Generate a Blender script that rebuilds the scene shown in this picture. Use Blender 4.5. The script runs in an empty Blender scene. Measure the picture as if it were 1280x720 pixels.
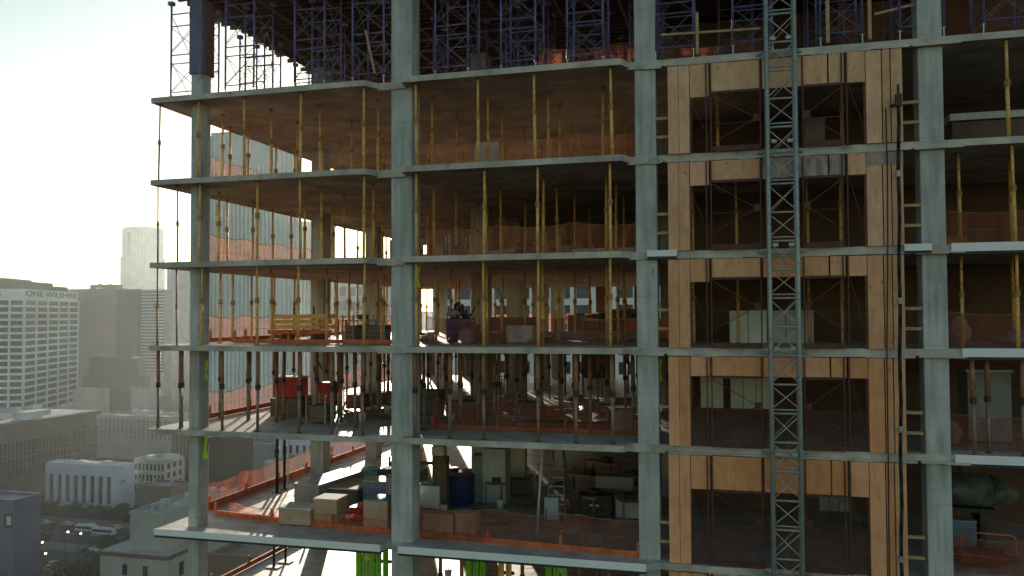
import bpy, math, random
from mathutils import Vector, Matrix
import numpy as np
R = random.Random(7)
S = bpy.context.scene
COL = S.collection

# ------------------------------------------------------------ camera frame
RC = np.array([[0.96617597, 0.25783842, -0.00483067],
               [-0.01300386, 0.03000302, -0.99946522],
               [-0.2575556, 0.9657221, 0.03234109]])
CAMY = -26.712
FPX = 1030.0

def ray(x, y):
    return RC.T @ np.array([x - 640.0, y - 360.0, FPX])

def at_y(x, y, Y):
    r = ray(x, y); k = (Y - CAMY) / r[1]
    return Vector((r[0] * k, Y, r[2] * k))

def at_z(x, y, Z):
    r = ray(x, y); k = Z / r[2]
    return Vector((r[0] * k, r[1] * k + CAMY, Z))

def at_x(x, y, X):
    r = ray(x, y); k = X / r[0]
    return Vector((X, r[1] * k + CAMY, r[2] * k))

# ------------------------------------------------------------ mesh builder
BOXF = [(0, 3, 2, 1), (4, 5, 6, 7), (0, 1, 5, 4), (1, 2, 6, 5), (2, 3, 7, 6), (3, 0, 4, 7)]

class MB:
    def __init__(s):
        s.v = []; s.f = []
    def add(s, vs, fs):
        b = len(s.v); s.v += [tuple(p) for p in vs]; s.f += [tuple(i + b for i in q) for q in fs]; return s
    def box(s, x0, x1, y0, y1, z0, z1):
        if x0 > x1: x0, x1 = x1, x0
        if y0 > y1: y0, y1 = y1, y0
        if z0 > z1: z0, z1 = z1, z0
        return s.add([(x0, y0, z0), (x1, y0, z0), (x1, y1, z0), (x0, y1, z0), (x0, y0, z1), (x1, y0, z1), (x1, y1, z1), (x0, y1, z1)], BOXF)
    def cbox(s, x0, x1, y0, y1, z0, z1, c=.01):
        """box with a chamfered top rim and upright edges"""
        if x0 > x1: x0, x1 = x1, x0
        if y0 > y1: y0, y1 = y1, y0
        c = min(c, (x1 - x0) * .3, (y1 - y0) * .3, (z1 - z0) * .3)
        def ring(i, z):
            return [(x0 + i + c, y0 + i, z), (x1 - i - c, y0 + i, z), (x1 - i, y0 + i + c, z), (x1 - i, y1 - i - c, z),
                    (x1 - i - c, y1 - i, z), (x0 + i + c, y1 - i, z), (x0 + i, y1 - i - c, z), (x0 + i, y0 + i + c, z)]
        vs = ring(0, z0) + ring(0, z1 - c) + ring(c, z1)
        fs = [tuple(range(7, -1, -1)), tuple(range(16, 24))]
        for k in (0, 8):
            for i in range(8):
                j = (i + 1) % 8
                fs.append((k + i, k + j, k + 8 + j, k + 8 + i))
        return s.add(vs, fs)
    def bar(s, a, b, w, h=None, up=(0, 0, 1)):
        h = h or w
        a = Vector(a); b = Vector(b); d = (b - a).normalized(); u = Vector(up)
        if abs(d.dot(u)) > .98: u = Vector((0, 1, 0))
        r = d.cross(u).normalized(); q = r.cross(d).normalized()
        r = r * w / 2; q = q * h / 2
        vs = [a - r - q, a + r - q, a + r + q, a - r + q, b - r - q, b + r - q, b + r + q, b - r + q]
        return s.add(vs, BOXF)
    def tube(s, a, b, r0, r1=None, n=8, caps=True):
        r1 = r0 if r1 is None else r1
        a = Vector(a); b = Vector(b); d = (b - a).normalized(); u = Vector((0, 0, 1))
        if abs(d.dot(u)) > .98: u = Vector((0, 1, 0))
        p = d.cross(u).normalized(); q = p.cross(d).normalized()
        vs = []
        for c, r in ((a, r0), (b, r1)):
            for i in range(n):
                t = 2 * math.pi * i / n
                vs.append(c + p * (r * math.cos(t)) + q * (r * math.sin(t)))
        fs = [(i, (i + 1) % n, n + (i + 1) % n, n + i) for i in range(n)]
        if caps: fs += [tuple(range(n - 1, -1, -1)), tuple(range(n, 2 * n))]
        return s.add(vs, fs)
    def path(s, pts, r, n=8):
        for a, b in zip(pts, pts[1:]): s.tube(a, b, r, n=n)
        return s
    def prism(s, poly, z0, z1):
        n = len(poly)
        vs = [(x, y, z0) for x, y in poly] + [(x, y, z1) for x, y in poly]
        return s.add(vs, [tuple(range(n - 1, -1, -1)), tuple(range(n, 2 * n))] + [(i, (i + 1) % n, n + (i + 1) % n, n + i) for i in range(n)])
    def quad(s, a, b, c, d): return s.add([a, b, c, d], [(0, 1, 2, 3)])
    def mesh(s, name, mat, smooth=False):
        m = bpy.data.meshes.new(name); m.from_pydata(s.v, [], s.f); m.update()
        if mat: m.materials.append(mat)
        if smooth:
            for p in m.polygons: p.use_smooth = True
        return m
    def build(s, name, mat, parent=None, loc=None, smooth=False):
        o = bpy.data.objects.new(name, s.mesh(name, mat, smooth)); COL.objects.link(o)
        if parent: o.parent = parent
        if loc is not None: o.location = loc
        return o

def tag(o, label=None, cat=None, group=None, kind=None):
    if label: o['label'] = label
    if cat: o['category'] = cat
    if group: o['group'] = group
    if kind: o['kind'] = kind
    return o

def empty(name, loc=(0, 0, 0), rz=0, label=None, cat=None, group=None):
    o = bpy.data.objects.new(name, None); COL.objects.link(o)
    o.location = loc; o.rotation_euler = (0, 0, rz); o.empty_display_size = .3
    return tag(o, label, cat, group)

def kids(o): return [c for c in KID.get(o.name, [])]
KID = {}
def reg(p, c): KID.setdefault(p.name, []).append(c); return c

def part(mb, name, mat, parent, smooth=False, loc=None):
    o = mb.build(name, mat, parent, loc, smooth); reg(parent, o); return o

def copy_tree(o, parent=None):
    c = o.copy(); COL.objects.link(c)
    if parent: c.parent = parent; reg(parent, c)
    for k in kids(o): copy_tree(k, c)
    return c

class Proto:
    """first call hands out the source itself, later calls a copy"""
    def __init__(s, fn): s.fn = fn; s.o = None
    def __call__(s, loc, label, group=None, rz=0, sc=None):
        if s.o is None:
            s.o = s.fn(); o = s.o
        else: o = copy_tree(s.o)
        o.location = loc; o.rotation_euler = (0, 0, rz)
        if sc: o.scale = sc
        o['label'] = label
        if group: o['group'] = group
        return o

# ------------------------------------------------------------ materials
def mat(name, col, rough=.8, metal=0., vary=.25, scale=3., bump=.0, col2=None, spot=None, spec=.3, coord='Object', stretch=(1, 1, 1), bscale=40.):
    m = bpy.data.materials.new(name); m.use_nodes = True
    nt = m.node_tree; N = nt.nodes; L = nt.links
    b = N['Principled BSDF']
    b.inputs['Roughness'].default_value = rough; b.inputs['Metallic'].default_value = metal
    b.inputs['Specular IOR Level'].default_value = spec
    tc = N.new('ShaderNodeTexCoord'); mp = N.new('ShaderNodeMapping'); mp.inputs['Scale'].default_value = stretch
    if coord == 'World':
        g = N.new('ShaderNodeNewGeometry'); L.new(g.outputs['Position'], mp.inputs['Vector'])
    else: L.new(tc.outputs[coord], mp.inputs['Vector'])
    n1 = N.new('ShaderNodeTexNoise'); n1.inputs['Scale'].default_value = scale; n1.inputs['Detail'].default_value = 6; n1.inputs['Roughness'].default_value = .65
    L.new(mp.outputs[0], n1.inputs['Vector'])
    cr = N.new('ShaderNodeValToRGB'); e = cr.color_ramp.elements
    c2 = col2 or tuple(c * (1 - vary) for c in col)
    e[0].position = .35; e[1].position = .65
    e[0].color = (*c2, 1); e[1].color = (*[min(1, c * (1 + vary * .35)) for c in col], 1)
    L.new(n1.outputs['Fac'], cr.inputs[0]); out = cr.outputs[0]
    if spot:
        n2 = N.new('ShaderNodeTexNoise'); n2.inputs['Scale'].default_value = spot[1]; n2.inputs['Detail'].default_value = 8; n2.inputs['Roughness'].default_value = .7
        L.new(mp.outputs[0], n2.inputs['Vector'])
        r2 = N.new('ShaderNodeValToRGB'); r2.color_ramp.elements[0].position = spot[2]; r2.color_ramp.elements[1].position = spot[2] + .08
        L.new(n2.outputs['Fac'], r2.inputs[0])
        mx = N.new('ShaderNodeMixRGB'); L.new(r2.outputs[0], mx.inputs[0]); L.new(out, mx.inputs[1]); mx.inputs[2].default_value = (*spot[0], 1)
        out = mx.outputs[0]
    L.new(out, b.inputs['Base Color'])
    if bump:
        n3 = N.new('ShaderNodeTexNoise'); n3.inputs['Scale'].default_value = bscale; n3.inputs['Detail'].default_value = 4
        L.new(mp.outputs[0], n3.inputs['Vector'])
        bp = N.new('ShaderNodeBump'); bp.inputs['Strength'].default_value = bump; bp.inputs['Distance'].default_value = .02
        L.new(n3.outputs['Fac'], bp.inputs['Height']); L.new(bp.outputs[0], b.inputs['Normal'])
    return m

M = {}
M['column'] = mat('column_concrete', (.53, .565, .545), .85, vary=.28, scale=.9, bump=.25, coord='World', stretch=(1, 1, .55), spot=((.27, .28, .26), 2.3, .60))
M['slab'] = mat('slab_concrete', (.54, .51, .44), .52, vary=.35, scale=1.1, bump=.35, coord='World', spot=((.20, .20, .18), 1.7, .60))
def slab_sides(m):
    # trowelled top, rough plywood-formed underside, brown from form stain plus painted bounce light
    nt = m.node_tree; N = nt.nodes; L = nt.links; b = N['Principled BSDF']
    g = N.new('ShaderNodeNewGeometry'); sx = N.new('ShaderNodeSeparateXYZ'); L.new(g.outputs['True Normal'], sx.inputs[0])
    gt = N.new('ShaderNodeMath'); gt.operation = 'LESS_THAN'; gt.inputs[1].default_value = -.5; L.new(sx.outputs['Z'], gt.inputs[0])
    mr = N.new('ShaderNodeMapRange'); mr.inputs['To Min'].default_value = .52; mr.inputs['To Max'].default_value = .95; L.new(gt.outputs[0], mr.inputs['Value']); L.new(mr.outputs[0], b.inputs['Roughness'])
    old = b.inputs['Base Color'].links[0].from_socket
    # sheet pattern of the formwork left on the underside
    br = N.new('ShaderNodeTexBrick'); mp = N.new('ShaderNodeMapping'); mp.inputs['Scale'].default_value = (.41, .41, .41); L.new(g.outputs['Position'], mp.inputs[0]); L.new(mp.outputs[0], br.inputs[0])
    br.inputs['Color1'].default_value = (.58, .42, .29, 1); br.inputs['Color2'].default_value = (.47, .34, .24, 1); br.inputs['Mortar'].default_value = (.30, .22, .15, 1); br.inputs['Mortar Size'].default_value = .008; br.inputs['Scale'].default_value = 1
    n = N.new('ShaderNodeTexNoise'); n.inputs['Scale'].default_value = .7; n.inputs['Detail'].default_value = 7; L.new(g.outputs['Position'], n.inputs[0])
    cr = N.new('ShaderNodeValToRGB'); cr.color_ramp.elements[0].position = .3; cr.color_ramp.elements[0].color = (.55, .52, .5, 1); cr.color_ramp.elements[1].position = .65; L.new(n.outputs['Fac'], cr.inputs[0])
    mu = N.new('ShaderNodeMixRGB'); mu.blend_type = 'MULTIPLY'; mu.inputs[0].default_value = 1; L.new(br.outputs[0], mu.inputs[1]); L.new(cr.outputs[0], mu.inputs[2])
    mx = N.new('ShaderNodeMixRGB'); L.new(gt.outputs[0], mx.inputs[0]); L.new(old, mx.inputs[1]); L.new(mu.outputs[0], mx.inputs[2]); L.new(mx.outputs[0], b.inputs['Base Color'])
slab_sides(M['slab'])
def pour_lines(m):
    # lift joints, form-panel seams and tie holes of the cast columns
    nt = m.node_tree; N = nt.nodes; L = nt.links; b = N['Principled BSDF']; old = b.inputs['Base Color'].links[0].from_socket
    g = N.new('ShaderNodeNewGeometry'); sx = N.new('ShaderNodeSeparateXYZ'); L.new(g.outputs['Position'], sx.inputs[0])
    def mth(op, a, bb):
        q = N.new('ShaderNodeMath'); q.operation = op
        if isinstance(a, (int, float)): q.inputs[0].default_value = a
        else: L.new(a, q.inputs[0])
        if isinstance(bb, (int, float)): q.inputs[1].default_value = bb
        else: L.new(bb, q.inputs[1])
        return q.outputs[0]
    fz = mth('FRACT', mth('DIVIDE', mth('ADD', sx.outputs['Z'], 30.35), 1.545), 0)
    seam = mth('LESS_THAN', fz, .014)
    n = N.new('ShaderNodeTexNoise'); n.inputs['Scale'].default_value = 2.2; n.inputs['Detail'].default_value = 8; mp = N.new('ShaderNodeMapping'); mp.inputs['Scale'].default_value = (2.2, 2.2, .22); L.new(g.outputs['Position'], mp.inputs[0]); L.new(mp.outputs[0], n.inputs[0])
    cr = N.new('ShaderNodeValToRGB'); cr.color_ramp.elements[0].position = .38; cr.color_ramp.elements[0].color = (.74, .72, .68, 1); cr.color_ramp.elements[1].position = .56; L.new(n.outputs['Fac'], cr.inputs[0])
    mu = N.new('ShaderNodeMixRGB'); mu.blend_type = 'MULTIPLY'; mu.inputs[0].default_value = .8; L.new(old, mu.inputs[1]); L.new(cr.outputs[0], mu.inputs[2])
    mx = N.new('ShaderNodeMixRGB'); L.new(seam, mx.inputs[0]); L.new(mu.outputs[0], mx.inputs[1]); mx.inputs[2].default_value = (.38, .38, .34, 1); L.new(mx.outputs[0], b.inputs['Base Color'])
pour_lines(M['column'])
M['fascia'] = mat('fascia_paint', (.86, .88, .88), .6, vary=.06, scale=1.5, coord='World', spot=((.55, .57, .56), 3.5, .68))
M['dark_edge'] = mat('drip_edge', (.05, .055, .055), .7)
M['core'] = mat('core_concrete', (.16, .105, .075), .9, vary=.35, scale=.6, bump=.3, coord='World')
M['yellow'] = mat('yellow_paint', (.88, .50, .15), .5, vary=.4, scale=9, coord='World', spot=((.22, .12, .05), 7, .60))
M['rusty'] = mat('rusty_tube', (.42, .26, .10), .6, .3, vary=.5, scale=11, coord='World')
M['brown'] = mat('brown_steel', (.38, .20, .11), .65, .2, vary=.4, scale=5, coord='World', spot=((.12, .07, .05), 6, .58))
M['tubegrey'] = mat('grey_tube', (.36, .25, .18), .55, .4, vary=.35, scale=6, coord='World')
M['darksteel'] = mat('dark_steel', (.06, .055, .05), .5, .5, vary=.3)
M['galv'] = mat('galvanised', (.36, .40, .38), .45, .35, vary=.3, scale=7, coord='World', spot=((.25, .28, .27), 6, .62))
M['galvcross'] = mat('mast_brace', (.50, .44, .36), .5, .2, vary=.3, scale=6, coord='World')
M['blue'] = mat('scaffold_blue', (.16, .15, .33), .45, .1, vary=.35, scale=5, coord='World', spot=((.16, .12, .14), 5, .64))
M['bluegrey'] = mat('scaffold_brace', (.22, .21, .27), .5, .3, vary=.4, scale=5, coord='World')
M['jack'] = mat('jack_zinc', (.62, .60, .52), .4, .5, vary=.2)
M['wood'] = mat('sawn_wood', (.50, .34, .18), .8, vary=.35, scale=4, coord='World', stretch=(1, 1, 6))
M['woodh'] = mat('sawn_plank', (.48, .33, .19), .8, vary=.4, scale=4, coord='World', stretch=(.4, 2, 2))
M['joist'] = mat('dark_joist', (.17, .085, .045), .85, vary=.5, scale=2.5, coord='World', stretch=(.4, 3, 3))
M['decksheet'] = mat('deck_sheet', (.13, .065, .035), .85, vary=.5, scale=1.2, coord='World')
M['red'] = mat('red_steel', (.12, .045, .038), .55, .1, vary=.35, scale=4, coord='World', spot=((.10, .03, .03), 5, .62))
M['redbox'] = mat('red_box', (.55, .035, .02), .45, vary=.25, scale=3)
M['orange'] = mat('orange_paint', (.75, .20, .05), .6, vary=.3, scale=4, coord='World')
M['orangeboard'] = mat('orange_board', (.62, .17, .07), .75, vary=.4, scale=2, coord='World')
M['lime'] = mat('lime_sheet', (.28, .75, .03), .5, vary=.35, scale=3)
M['hivis'] = mat('hivis_cloth', (.55, .85, .04), .6, vary=.25, scale=9)
M['carton'] = mat('carton', (.52, .36, .24), .85, vary=.2, scale=2.5)
M['cartonpale'] = mat('carton_pale', (.66, .62, .55), .8, vary=.15, scale=2.5)
M['white'] = mat('white_panel', (.78, .79, .74), .5, vary=.12, scale=1.5)
M['palegrey'] = mat('grey_panel', (.50, .53, .52), .5, vary=.2, scale=1.5)
M['greyboard'] = mat('grey_board', (.30, .31, .30), .6, vary=.25, scale=1.5)
M['teal'] = mat('teal_tarp', (.03, .25, .28), .45, vary=.3, scale=3)
M['navy'] = mat('navy_plastic', (.02, .035, .14), .4, vary=.3, scale=3)
M['bluegear'] = mat('blue_drum', (.16, .24, .36), .45, vary=.3, scale=3)
M['pallet'] = mat('pallet_wood', (.20, .14, .10), .85, vary=.4, scale=4)
M['tank'] = mat('green_tank', (.13, .155, .14), .5, .2, vary=.55, scale=2.2, bump=.3, bscale=6)
M['cloth'] = mat('dust_cloth', (.34, .29, .29), .9, vary=.3, scale=5, bump=.5, bscale=8)
M['darkheap'] = mat('dark_netting_heap', (.20, .055, .035), .9, vary=.4, scale=4, bump=.6, bscale=9)
M['rubber'] = mat('black_hose', (.022, .024, .022), .5, vary=.3)
M['winglass'] = mat('window_glass', (.04, .05, .052), .38, vary=.3, scale=.05, spec=.3, coord='World')
M['winreflect'] = mat('window_sky_reflection', (.42, .36, .20), .6, vary=.3, scale=.2, coord='World')  # cream colour paints bright sky reflected in the glass

def ply(name, ca, cb):
    """plywood / boards: vertical grain, darker knots, sheet-to-sheet tone"""
    m = bpy.data.materials.new(name); m.use_nodes = True
    nt = m.node_tree; N = nt.nodes; L = nt.links; b = N['Principled BSDF']; b.inputs['Roughness'].default_value = .8
    b.inputs['Specular IOR Level'].default_value = .2
    g = N.new('ShaderNodeNewGeometry'); mp = N.new('ShaderNodeMapping'); mp.inputs['Scale'].default_value = (4, 4, 1.4)
    L.new(g.outputs['Position'], mp.inputs['Vector'])
    w = N.new('ShaderNodeTexNoise'); w.inputs['Scale'].default_value = 1.2; w.inputs['Detail'].default_value = 9; w.inputs['Roughness'].default_value = .7
    w.inputs['Distortion'].default_value = .6
    L.new(mp.outputs[0], w.inputs['Vector'])
    cr = N.new('ShaderNodeValToRGB'); e = cr.color_ramp.elements; e[0].position = .3; e[1].position = .7
    e[0].color = (*[c * .76 for c in ca], 1); e[1].color = (*cb, 1); L.new(w.outputs['Fac'], cr.inputs[0])
    v = N.new('ShaderNodeTexVoronoi'); v.inputs['Scale'].default_value = 3.1; mv = N.new('ShaderNodeMapping'); mv.inputs['Scale'].default_value = (1, 1, .6)
    L.new(g.outputs['Position'], mv.inputs['Vector']); L.new(mv.outputs[0], v.inputs['Vector'])
    r = N.new('ShaderNodeValToRGB'); r.color_ramp.elements[0].position = .05; r.color_ramp.elements[1].position = .11
    r.color_ramp.elements[0].color = (.45, .35, .28, 1); r.color_ramp.elements[1].color = (1, 1, 1, 1)
    L.new(v.outputs['Distance'], r.inputs[0])
    mx = N.new('ShaderNodeMixRGB'); mx.blend_type = 'MULTIPLY'; mx.inputs[0].default_value = .8
    L.new(cr.outputs[0], mx.inputs[1]); L.new(r.outputs[0], mx.inputs[2]); 
    n = N.new('ShaderNodeTexNoise'); n.inputs['Scale'].default_value = .8; L.new(g.outputs['Position'], n.inputs['Vector'])
    r2 = N.new('ShaderNodeValToRGB'); r2.color_ramp.elements[0].position = .3; r2.color_ramp.elements[0].color = (.86, .82, .78, 1); r2.color_ramp.elements[1].position = .6
    r2.color_ramp.elements[1].color = (1, 1, 1, 1); L.new(n.outputs['Fac'], r2.inputs[0])
    m2 = N.new('ShaderNodeMixRGB'); m2.blend_type = 'MULTIPLY'; m2.inputs[0].default_value = 1
    L.new(mx.outputs[0], m2.inputs[1]); L.new(r2.outputs[0], m2.inputs[2]); oi = N.new('ShaderNodeObjectInfo'); hs = N.new('ShaderNodeHueSaturation'); mr = N.new('ShaderNodeMapRange')
    mr.inputs['To Min'].default_value = .88; mr.inputs['To Max'].default_value = 1.06; L.new(oi.outputs['Random'], mr.inputs['Value']); L.new(mr.outputs[0], hs.inputs['Value'])
    ms_ = N.new('ShaderNodeMapRange'); ms_.inputs['To Min'].default_value = 1.02; ms_.inputs['To Max'].default_value = .92; L.new(oi.outputs['Random'], ms_.inputs['Value']); L.new(ms_.outputs[0], hs.inputs['Saturation'])
    L.new(m2.outputs[0], hs.inputs['Color']); L.new(hs.outputs[0], b.inputs['Base Color'])
    return m

PLY = [ply('plywood_%d' % i, *c) for i, c in enumerate([
    ((.80, .48, .27), (.90, .56, .32)), ((.80, .45, .26), (.90, .52, .31)), ((.82, .42, .22), (.92, .49, .26)),
    ((.84, .38, .17), (.93, .45, .21)), ((.84, .38, .16), (.93, .46, .21)), ((.84, .36, .14), (.93, .44, .19))])]

def net_mat(name, col, alpha, trans=.5):
    m = bpy.data.materials.new(name); m.use_nodes = True
    nt = m.node_tree; N = nt.nodes; L = nt.links; N.remove(N['Principled BSDF']); out = N['Material Output']
    g = N.new('ShaderNodeNewGeometry'); mp = N.new('ShaderNodeMapping'); mp.inputs['Scale'].default_value = (3.2, 3.2, .8); L.new(g.outputs['Position'], mp.inputs['Vector'])
    n = N.new('ShaderNodeTexNoise'); n.inputs['Scale'].default_value = 1.1; n.inputs['Detail'].default_value = 5; L.new(mp.outputs[0], n.inputs['Vector'])
    mr = N.new('ShaderNodeMapRange'); mr.inputs['From Min'].default_value = .3; mr.inputs['From Max'].default_value = .7
    mr.inputs['To Min'].default_value = alpha - .2; mr.inputs['To Max'].default_value = alpha + .2; L.new(n.outputs['Fac'], mr.inputs['Value'])
    d = N.new('ShaderNodeBsdfDiffuse'); d.inputs[0].default_value = (*col, 1)
    t = N.new('ShaderNodeBsdfTranslucent'); t.inputs[0].default_value = (*col, 1)
    a = N.new('ShaderNodeMixShader'); a.inputs[0].default_value = trans; L.new(d.outputs[0], a.inputs[1]); L.new(t.outputs[0], a.inputs[2])
    tr = N.new('ShaderNodeBsdfTransparent'); x = N.new('ShaderNodeMixShader')
    L.new(mr.outputs[0], x.inputs[0]); L.new(tr.outputs[0], x.inputs[1]); L.new(a.outputs[0], x.inputs[2]); L.new(x.outputs[0], out.inputs[0])
    return m
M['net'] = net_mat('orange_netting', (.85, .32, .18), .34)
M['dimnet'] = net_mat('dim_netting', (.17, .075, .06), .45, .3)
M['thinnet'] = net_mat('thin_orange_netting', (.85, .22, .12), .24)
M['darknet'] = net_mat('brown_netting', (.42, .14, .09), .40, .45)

# ------------------------------------------------------------ levels (slab tops)
A, B, C_, D_, E_, F_, G_ = 8.18, 5.09, 2.00, -1.07, -4.15, -7.80, -10.93
LV = [A, B, C_, D_, E_, F_, G_, -14.0]
NAME = {A: 'top propped storey', B: 'second propped storey', C_: 'third propped storey', D_: 'dense brown prop storey', E_: 'tall storey with crates'}
T = .20
DECK = 12.3
XL, XR, YB = -20.92, 17.0, 27.3

tower = empty('tower_frame', (0, 0, -14), label='unfinished concrete high-rise frame with open floors, columns and white slab edges', cat='building')
tower.location = (0, 0, 0)

def outline():
    p = [(XL, -.6), (-12.25, -.6), (-11.95, -.06), (-10.95, -.06), (-10.85, -.6), (-3.35, -.6), (-3.1, -.06), (XR, -.1), (XR, YB), (XL, YB)]
    return p
for z in LV:
    p = outline()
    if z == F_: p = [(XL + .35, -.62), (-11.6, -.62), (-11.45, -.06), (-10.98, -.06), (-10.95, -.62), (-2.7, -.62), (-2.3, -.3), (.0, -.3), (.7, -.06), (XR, -.1), (XR, YB), (XL + .35, YB)]
    sl = part(MB().prism(p, z - T, z), 'floor_slab', M['slab'], tower)
    # a broken upstand along the recessed edge
    m = MB()
    for x0, x1 in ((-12.0, -10.9), (-3.2, -2.1), (-2.0, 5.2), (5.3, 6.6)):
        x = x0; m = MB()
        while x < x1:
            w = min(R.uniform(.25, .9), x1 - x)
            m.box(x, x + w, -.075 - R.uniform(0, .02) - (.09 if x > -2.2 else 0), .12, z - T - .045 - R.uniform(0, .03), z - T + .002)
            x += w
        part(m, 'edge_beam', M['slab'], tower)
cols_x = [-19.24, -11.10, -2.63, 5.80, 14.2]
rows_y = [0, 9.1, 15.2, 21.3, 26.2]
for i, x in enumerate(cols_x):
    for j, y in enumerate(rows_y):
        w = .78 if i == 1 else .67
        xa, xb, dd = (x - w / 2, x + w / 2, .75) if (i, j) != (0, 0) else (-19.62, -19.2, .62)
        part(MB().cbox(xa, xb, y, y + dd, -14.1, DECK - .28, .015), 'column', M['column'], tower)
# band of white edge strip
def strip(z, x0, x1, y, h=.235):
    part(MB().cbox(x0, x1, y - .05, y - .003, z - h + .03, z + .03, .006), 'edge_strip', M['fascia'], tower)
    part(MB().box(x0 + .01, x1 - .01, y - .02, y + .3, z - h - .055, z - h + .02), 'drip_edge', M['dark_edge'], tower)
strip(F_, XL + .33, -11.62, -.62); strip(F_, -10.97, -2.68, -.62)
strip(C_, -2.6, -1.65, -.18, .2)
strip(C_, 4.95, 5.7, -.18, .2); strip(C_, 6.22, 12, -.13, .25); strip(D_, 6.45, 12, -.13, .25); strip(E_, 6.2, 12, -.13, .25)
# core and inner walls
for z0, z1 in zip(LV[1:] + [], LV[:-1]):
    part(MB().box(-2.2, 13.5, 7.8, 20, z0 + .002, z1 - T - .002), 'core_wall', M['core'], tower)
part(MB().box(-2.2, 13.5, 7.8, 20, A + .002, DECK - .3), 'core_wall', M['core'], tower)
# stubs of back wall between the rear columns, one set per storey
for z0, z1 in zip(LV[1:6], LV[:5]):
    if z0 == D_: sp = ((-16.9, -15.9), (-14.2, -13.3), (-8.6, -7.6), (-6.1, -4.6), (-.9, .4), (2, 17))
    elif z0 in (C_,): sp = ((-20.3, -11.4), (-10.8, -3), (-2.3, 17))
    elif z0 == F_: sp = ((-10.4, -3), (-2.3, 17))
    elif z0 == E_: sp = ((-20.3, -18.9), (-17.9, -15.5), (-9.6, -7.4), (-5.4, -3), (-2.3, 17))  # some spans added to break up low-sun glare on this floor
    elif z0 == B: sp = ((-10.8, -3), (-2.3, 17))
    else: sp = ((-5.4, -3), (-2.3, 17))
    for x0, x1 in sp:
        part(MB().box(x0, x1, YB - .5, YB - .25, z0 + .002, z1 - T - .002), 'rear_wall', M['core'], tower)
FORMA = mat('form_violet', (.17, .17, .26), .6, vary=.3, coord='World'); FORMB = mat('form_maroon', (.22, .10, .10), .7, vary=.35, coord='World')
# formwork wrapped round the head of the corner column
part(MB().cbox(-19.68, -19.14, -.07, .16, A + .95, DECK - .3, .01), 'column_form', FORMA, tower)
part(MB().cbox(-19.66, -19.13, .163, .72, A + .98, DECK - .3, .01), 'column_form', FORMB, tower)

# formwork deck over the scaffolded storey
dk = empty('formwork_deck', (0, 0, DECK), label='dark timber formwork deck with ragged joist ends carried on blue towers', cat='formwork')
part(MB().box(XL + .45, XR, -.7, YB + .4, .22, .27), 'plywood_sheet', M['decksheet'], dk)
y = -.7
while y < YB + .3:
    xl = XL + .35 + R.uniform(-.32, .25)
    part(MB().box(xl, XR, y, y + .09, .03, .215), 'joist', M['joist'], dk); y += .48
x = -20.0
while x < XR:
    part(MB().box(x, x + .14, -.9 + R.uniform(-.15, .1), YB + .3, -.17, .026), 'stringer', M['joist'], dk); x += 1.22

# ------------------------------------------------------------ props
def prop_fn(kind, h, far=False):
    def f():
        e = empty('steel_prop' if kind != 'yellow' else 'yellow_prop', cat='prop')
        if kind == 'yellow': mo, mi, ro, ri, hj = M['yellow'], M['yellow'], .055, .044, h * .56
        elif kind == 'grey': mo, mi, ro, ri, hj = M['tubegrey'], M['rusty'], .036, .028, h * .5
        else: mo, mi, ro, ri, hj = M['tubegrey'], M['brown'], .075, .055, h * .55
        if kind == 'brown':
            part(MB().tube((0, 0, .012), (0, 0, hj), .055, n=8), 'outer_tube', mo, e, True)
            part(MB().tube((0, 0, hj - .05), (0, 0, h - .012), .070, n=8), 'inner_tube', mi, e, True)
        else:
            part(MB().tube((0, 0, .012), (0, 0, hj), ro, n=8), 'outer_tube', mo, e, True)
            part(MB().tube((0, 0, hj - .05), (0, 0, h - .012), ri, n=8), 'inner_tube', mi, e, True)
        part(MB().tube((0, 0, hj - .09), (0, 0, hj + .10), ro * 1.5 if kind != 'brown' else .092, n=8).tube((-.12, 0, hj), (.12, .03, hj), .012, n=5), 'collar', M['rusty'] if kind != 'brown' else M['darksteel'], e)
        if not far:
            part(MB().box(-.09, .09, -.09, .09, 0, .011), 'base_plate', M['darksteel'], e)
            part(MB().box(-.10, .10, -.08, .08, h - .012, h - .001), 'head_plate', M['darksteel'], e)
        return e
    return f
H3 = 3.09 - T
PR = {}
def prop(kind, x, y, z, label, group=None, h=H3, far=False):
    k = (kind, round(h, 2), far)
    if k not in PR: PR[k] = Proto(prop_fn(kind, h, far))
    o = PR[k]((x, y, z), label, group, rz=R.uniform(0, 6))
    o.rotation_euler[0] = R.uniform(-.012, .012) * (H3 / h); o.rotation_euler[1] = R.uniform(-.012, .012)
    return o
ORD = ['leftmost', 'second from the left', 'third from the left', 'fourth from the left', 'fifth from the left', 'sixth from the left']
storeys = [(B, 'under the topmost slab', [-19.09, -17.13, -14.86, -12.39], [-10.41, -8.19, -6.22, -3.67], [7.88]),
           (C_, 'second storey from top', [-18.99, -16.58, -14.84, -12.39], [-10.42, -8.0, -6.16, -3.75], [6.76, 7.99]),
           (D_, 'timber stack storey', [-18.89, -16.56, -14.92, -12.38], [-10.42, -8.02, -6.15, -3.78], [6.76, 7.99])]
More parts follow.
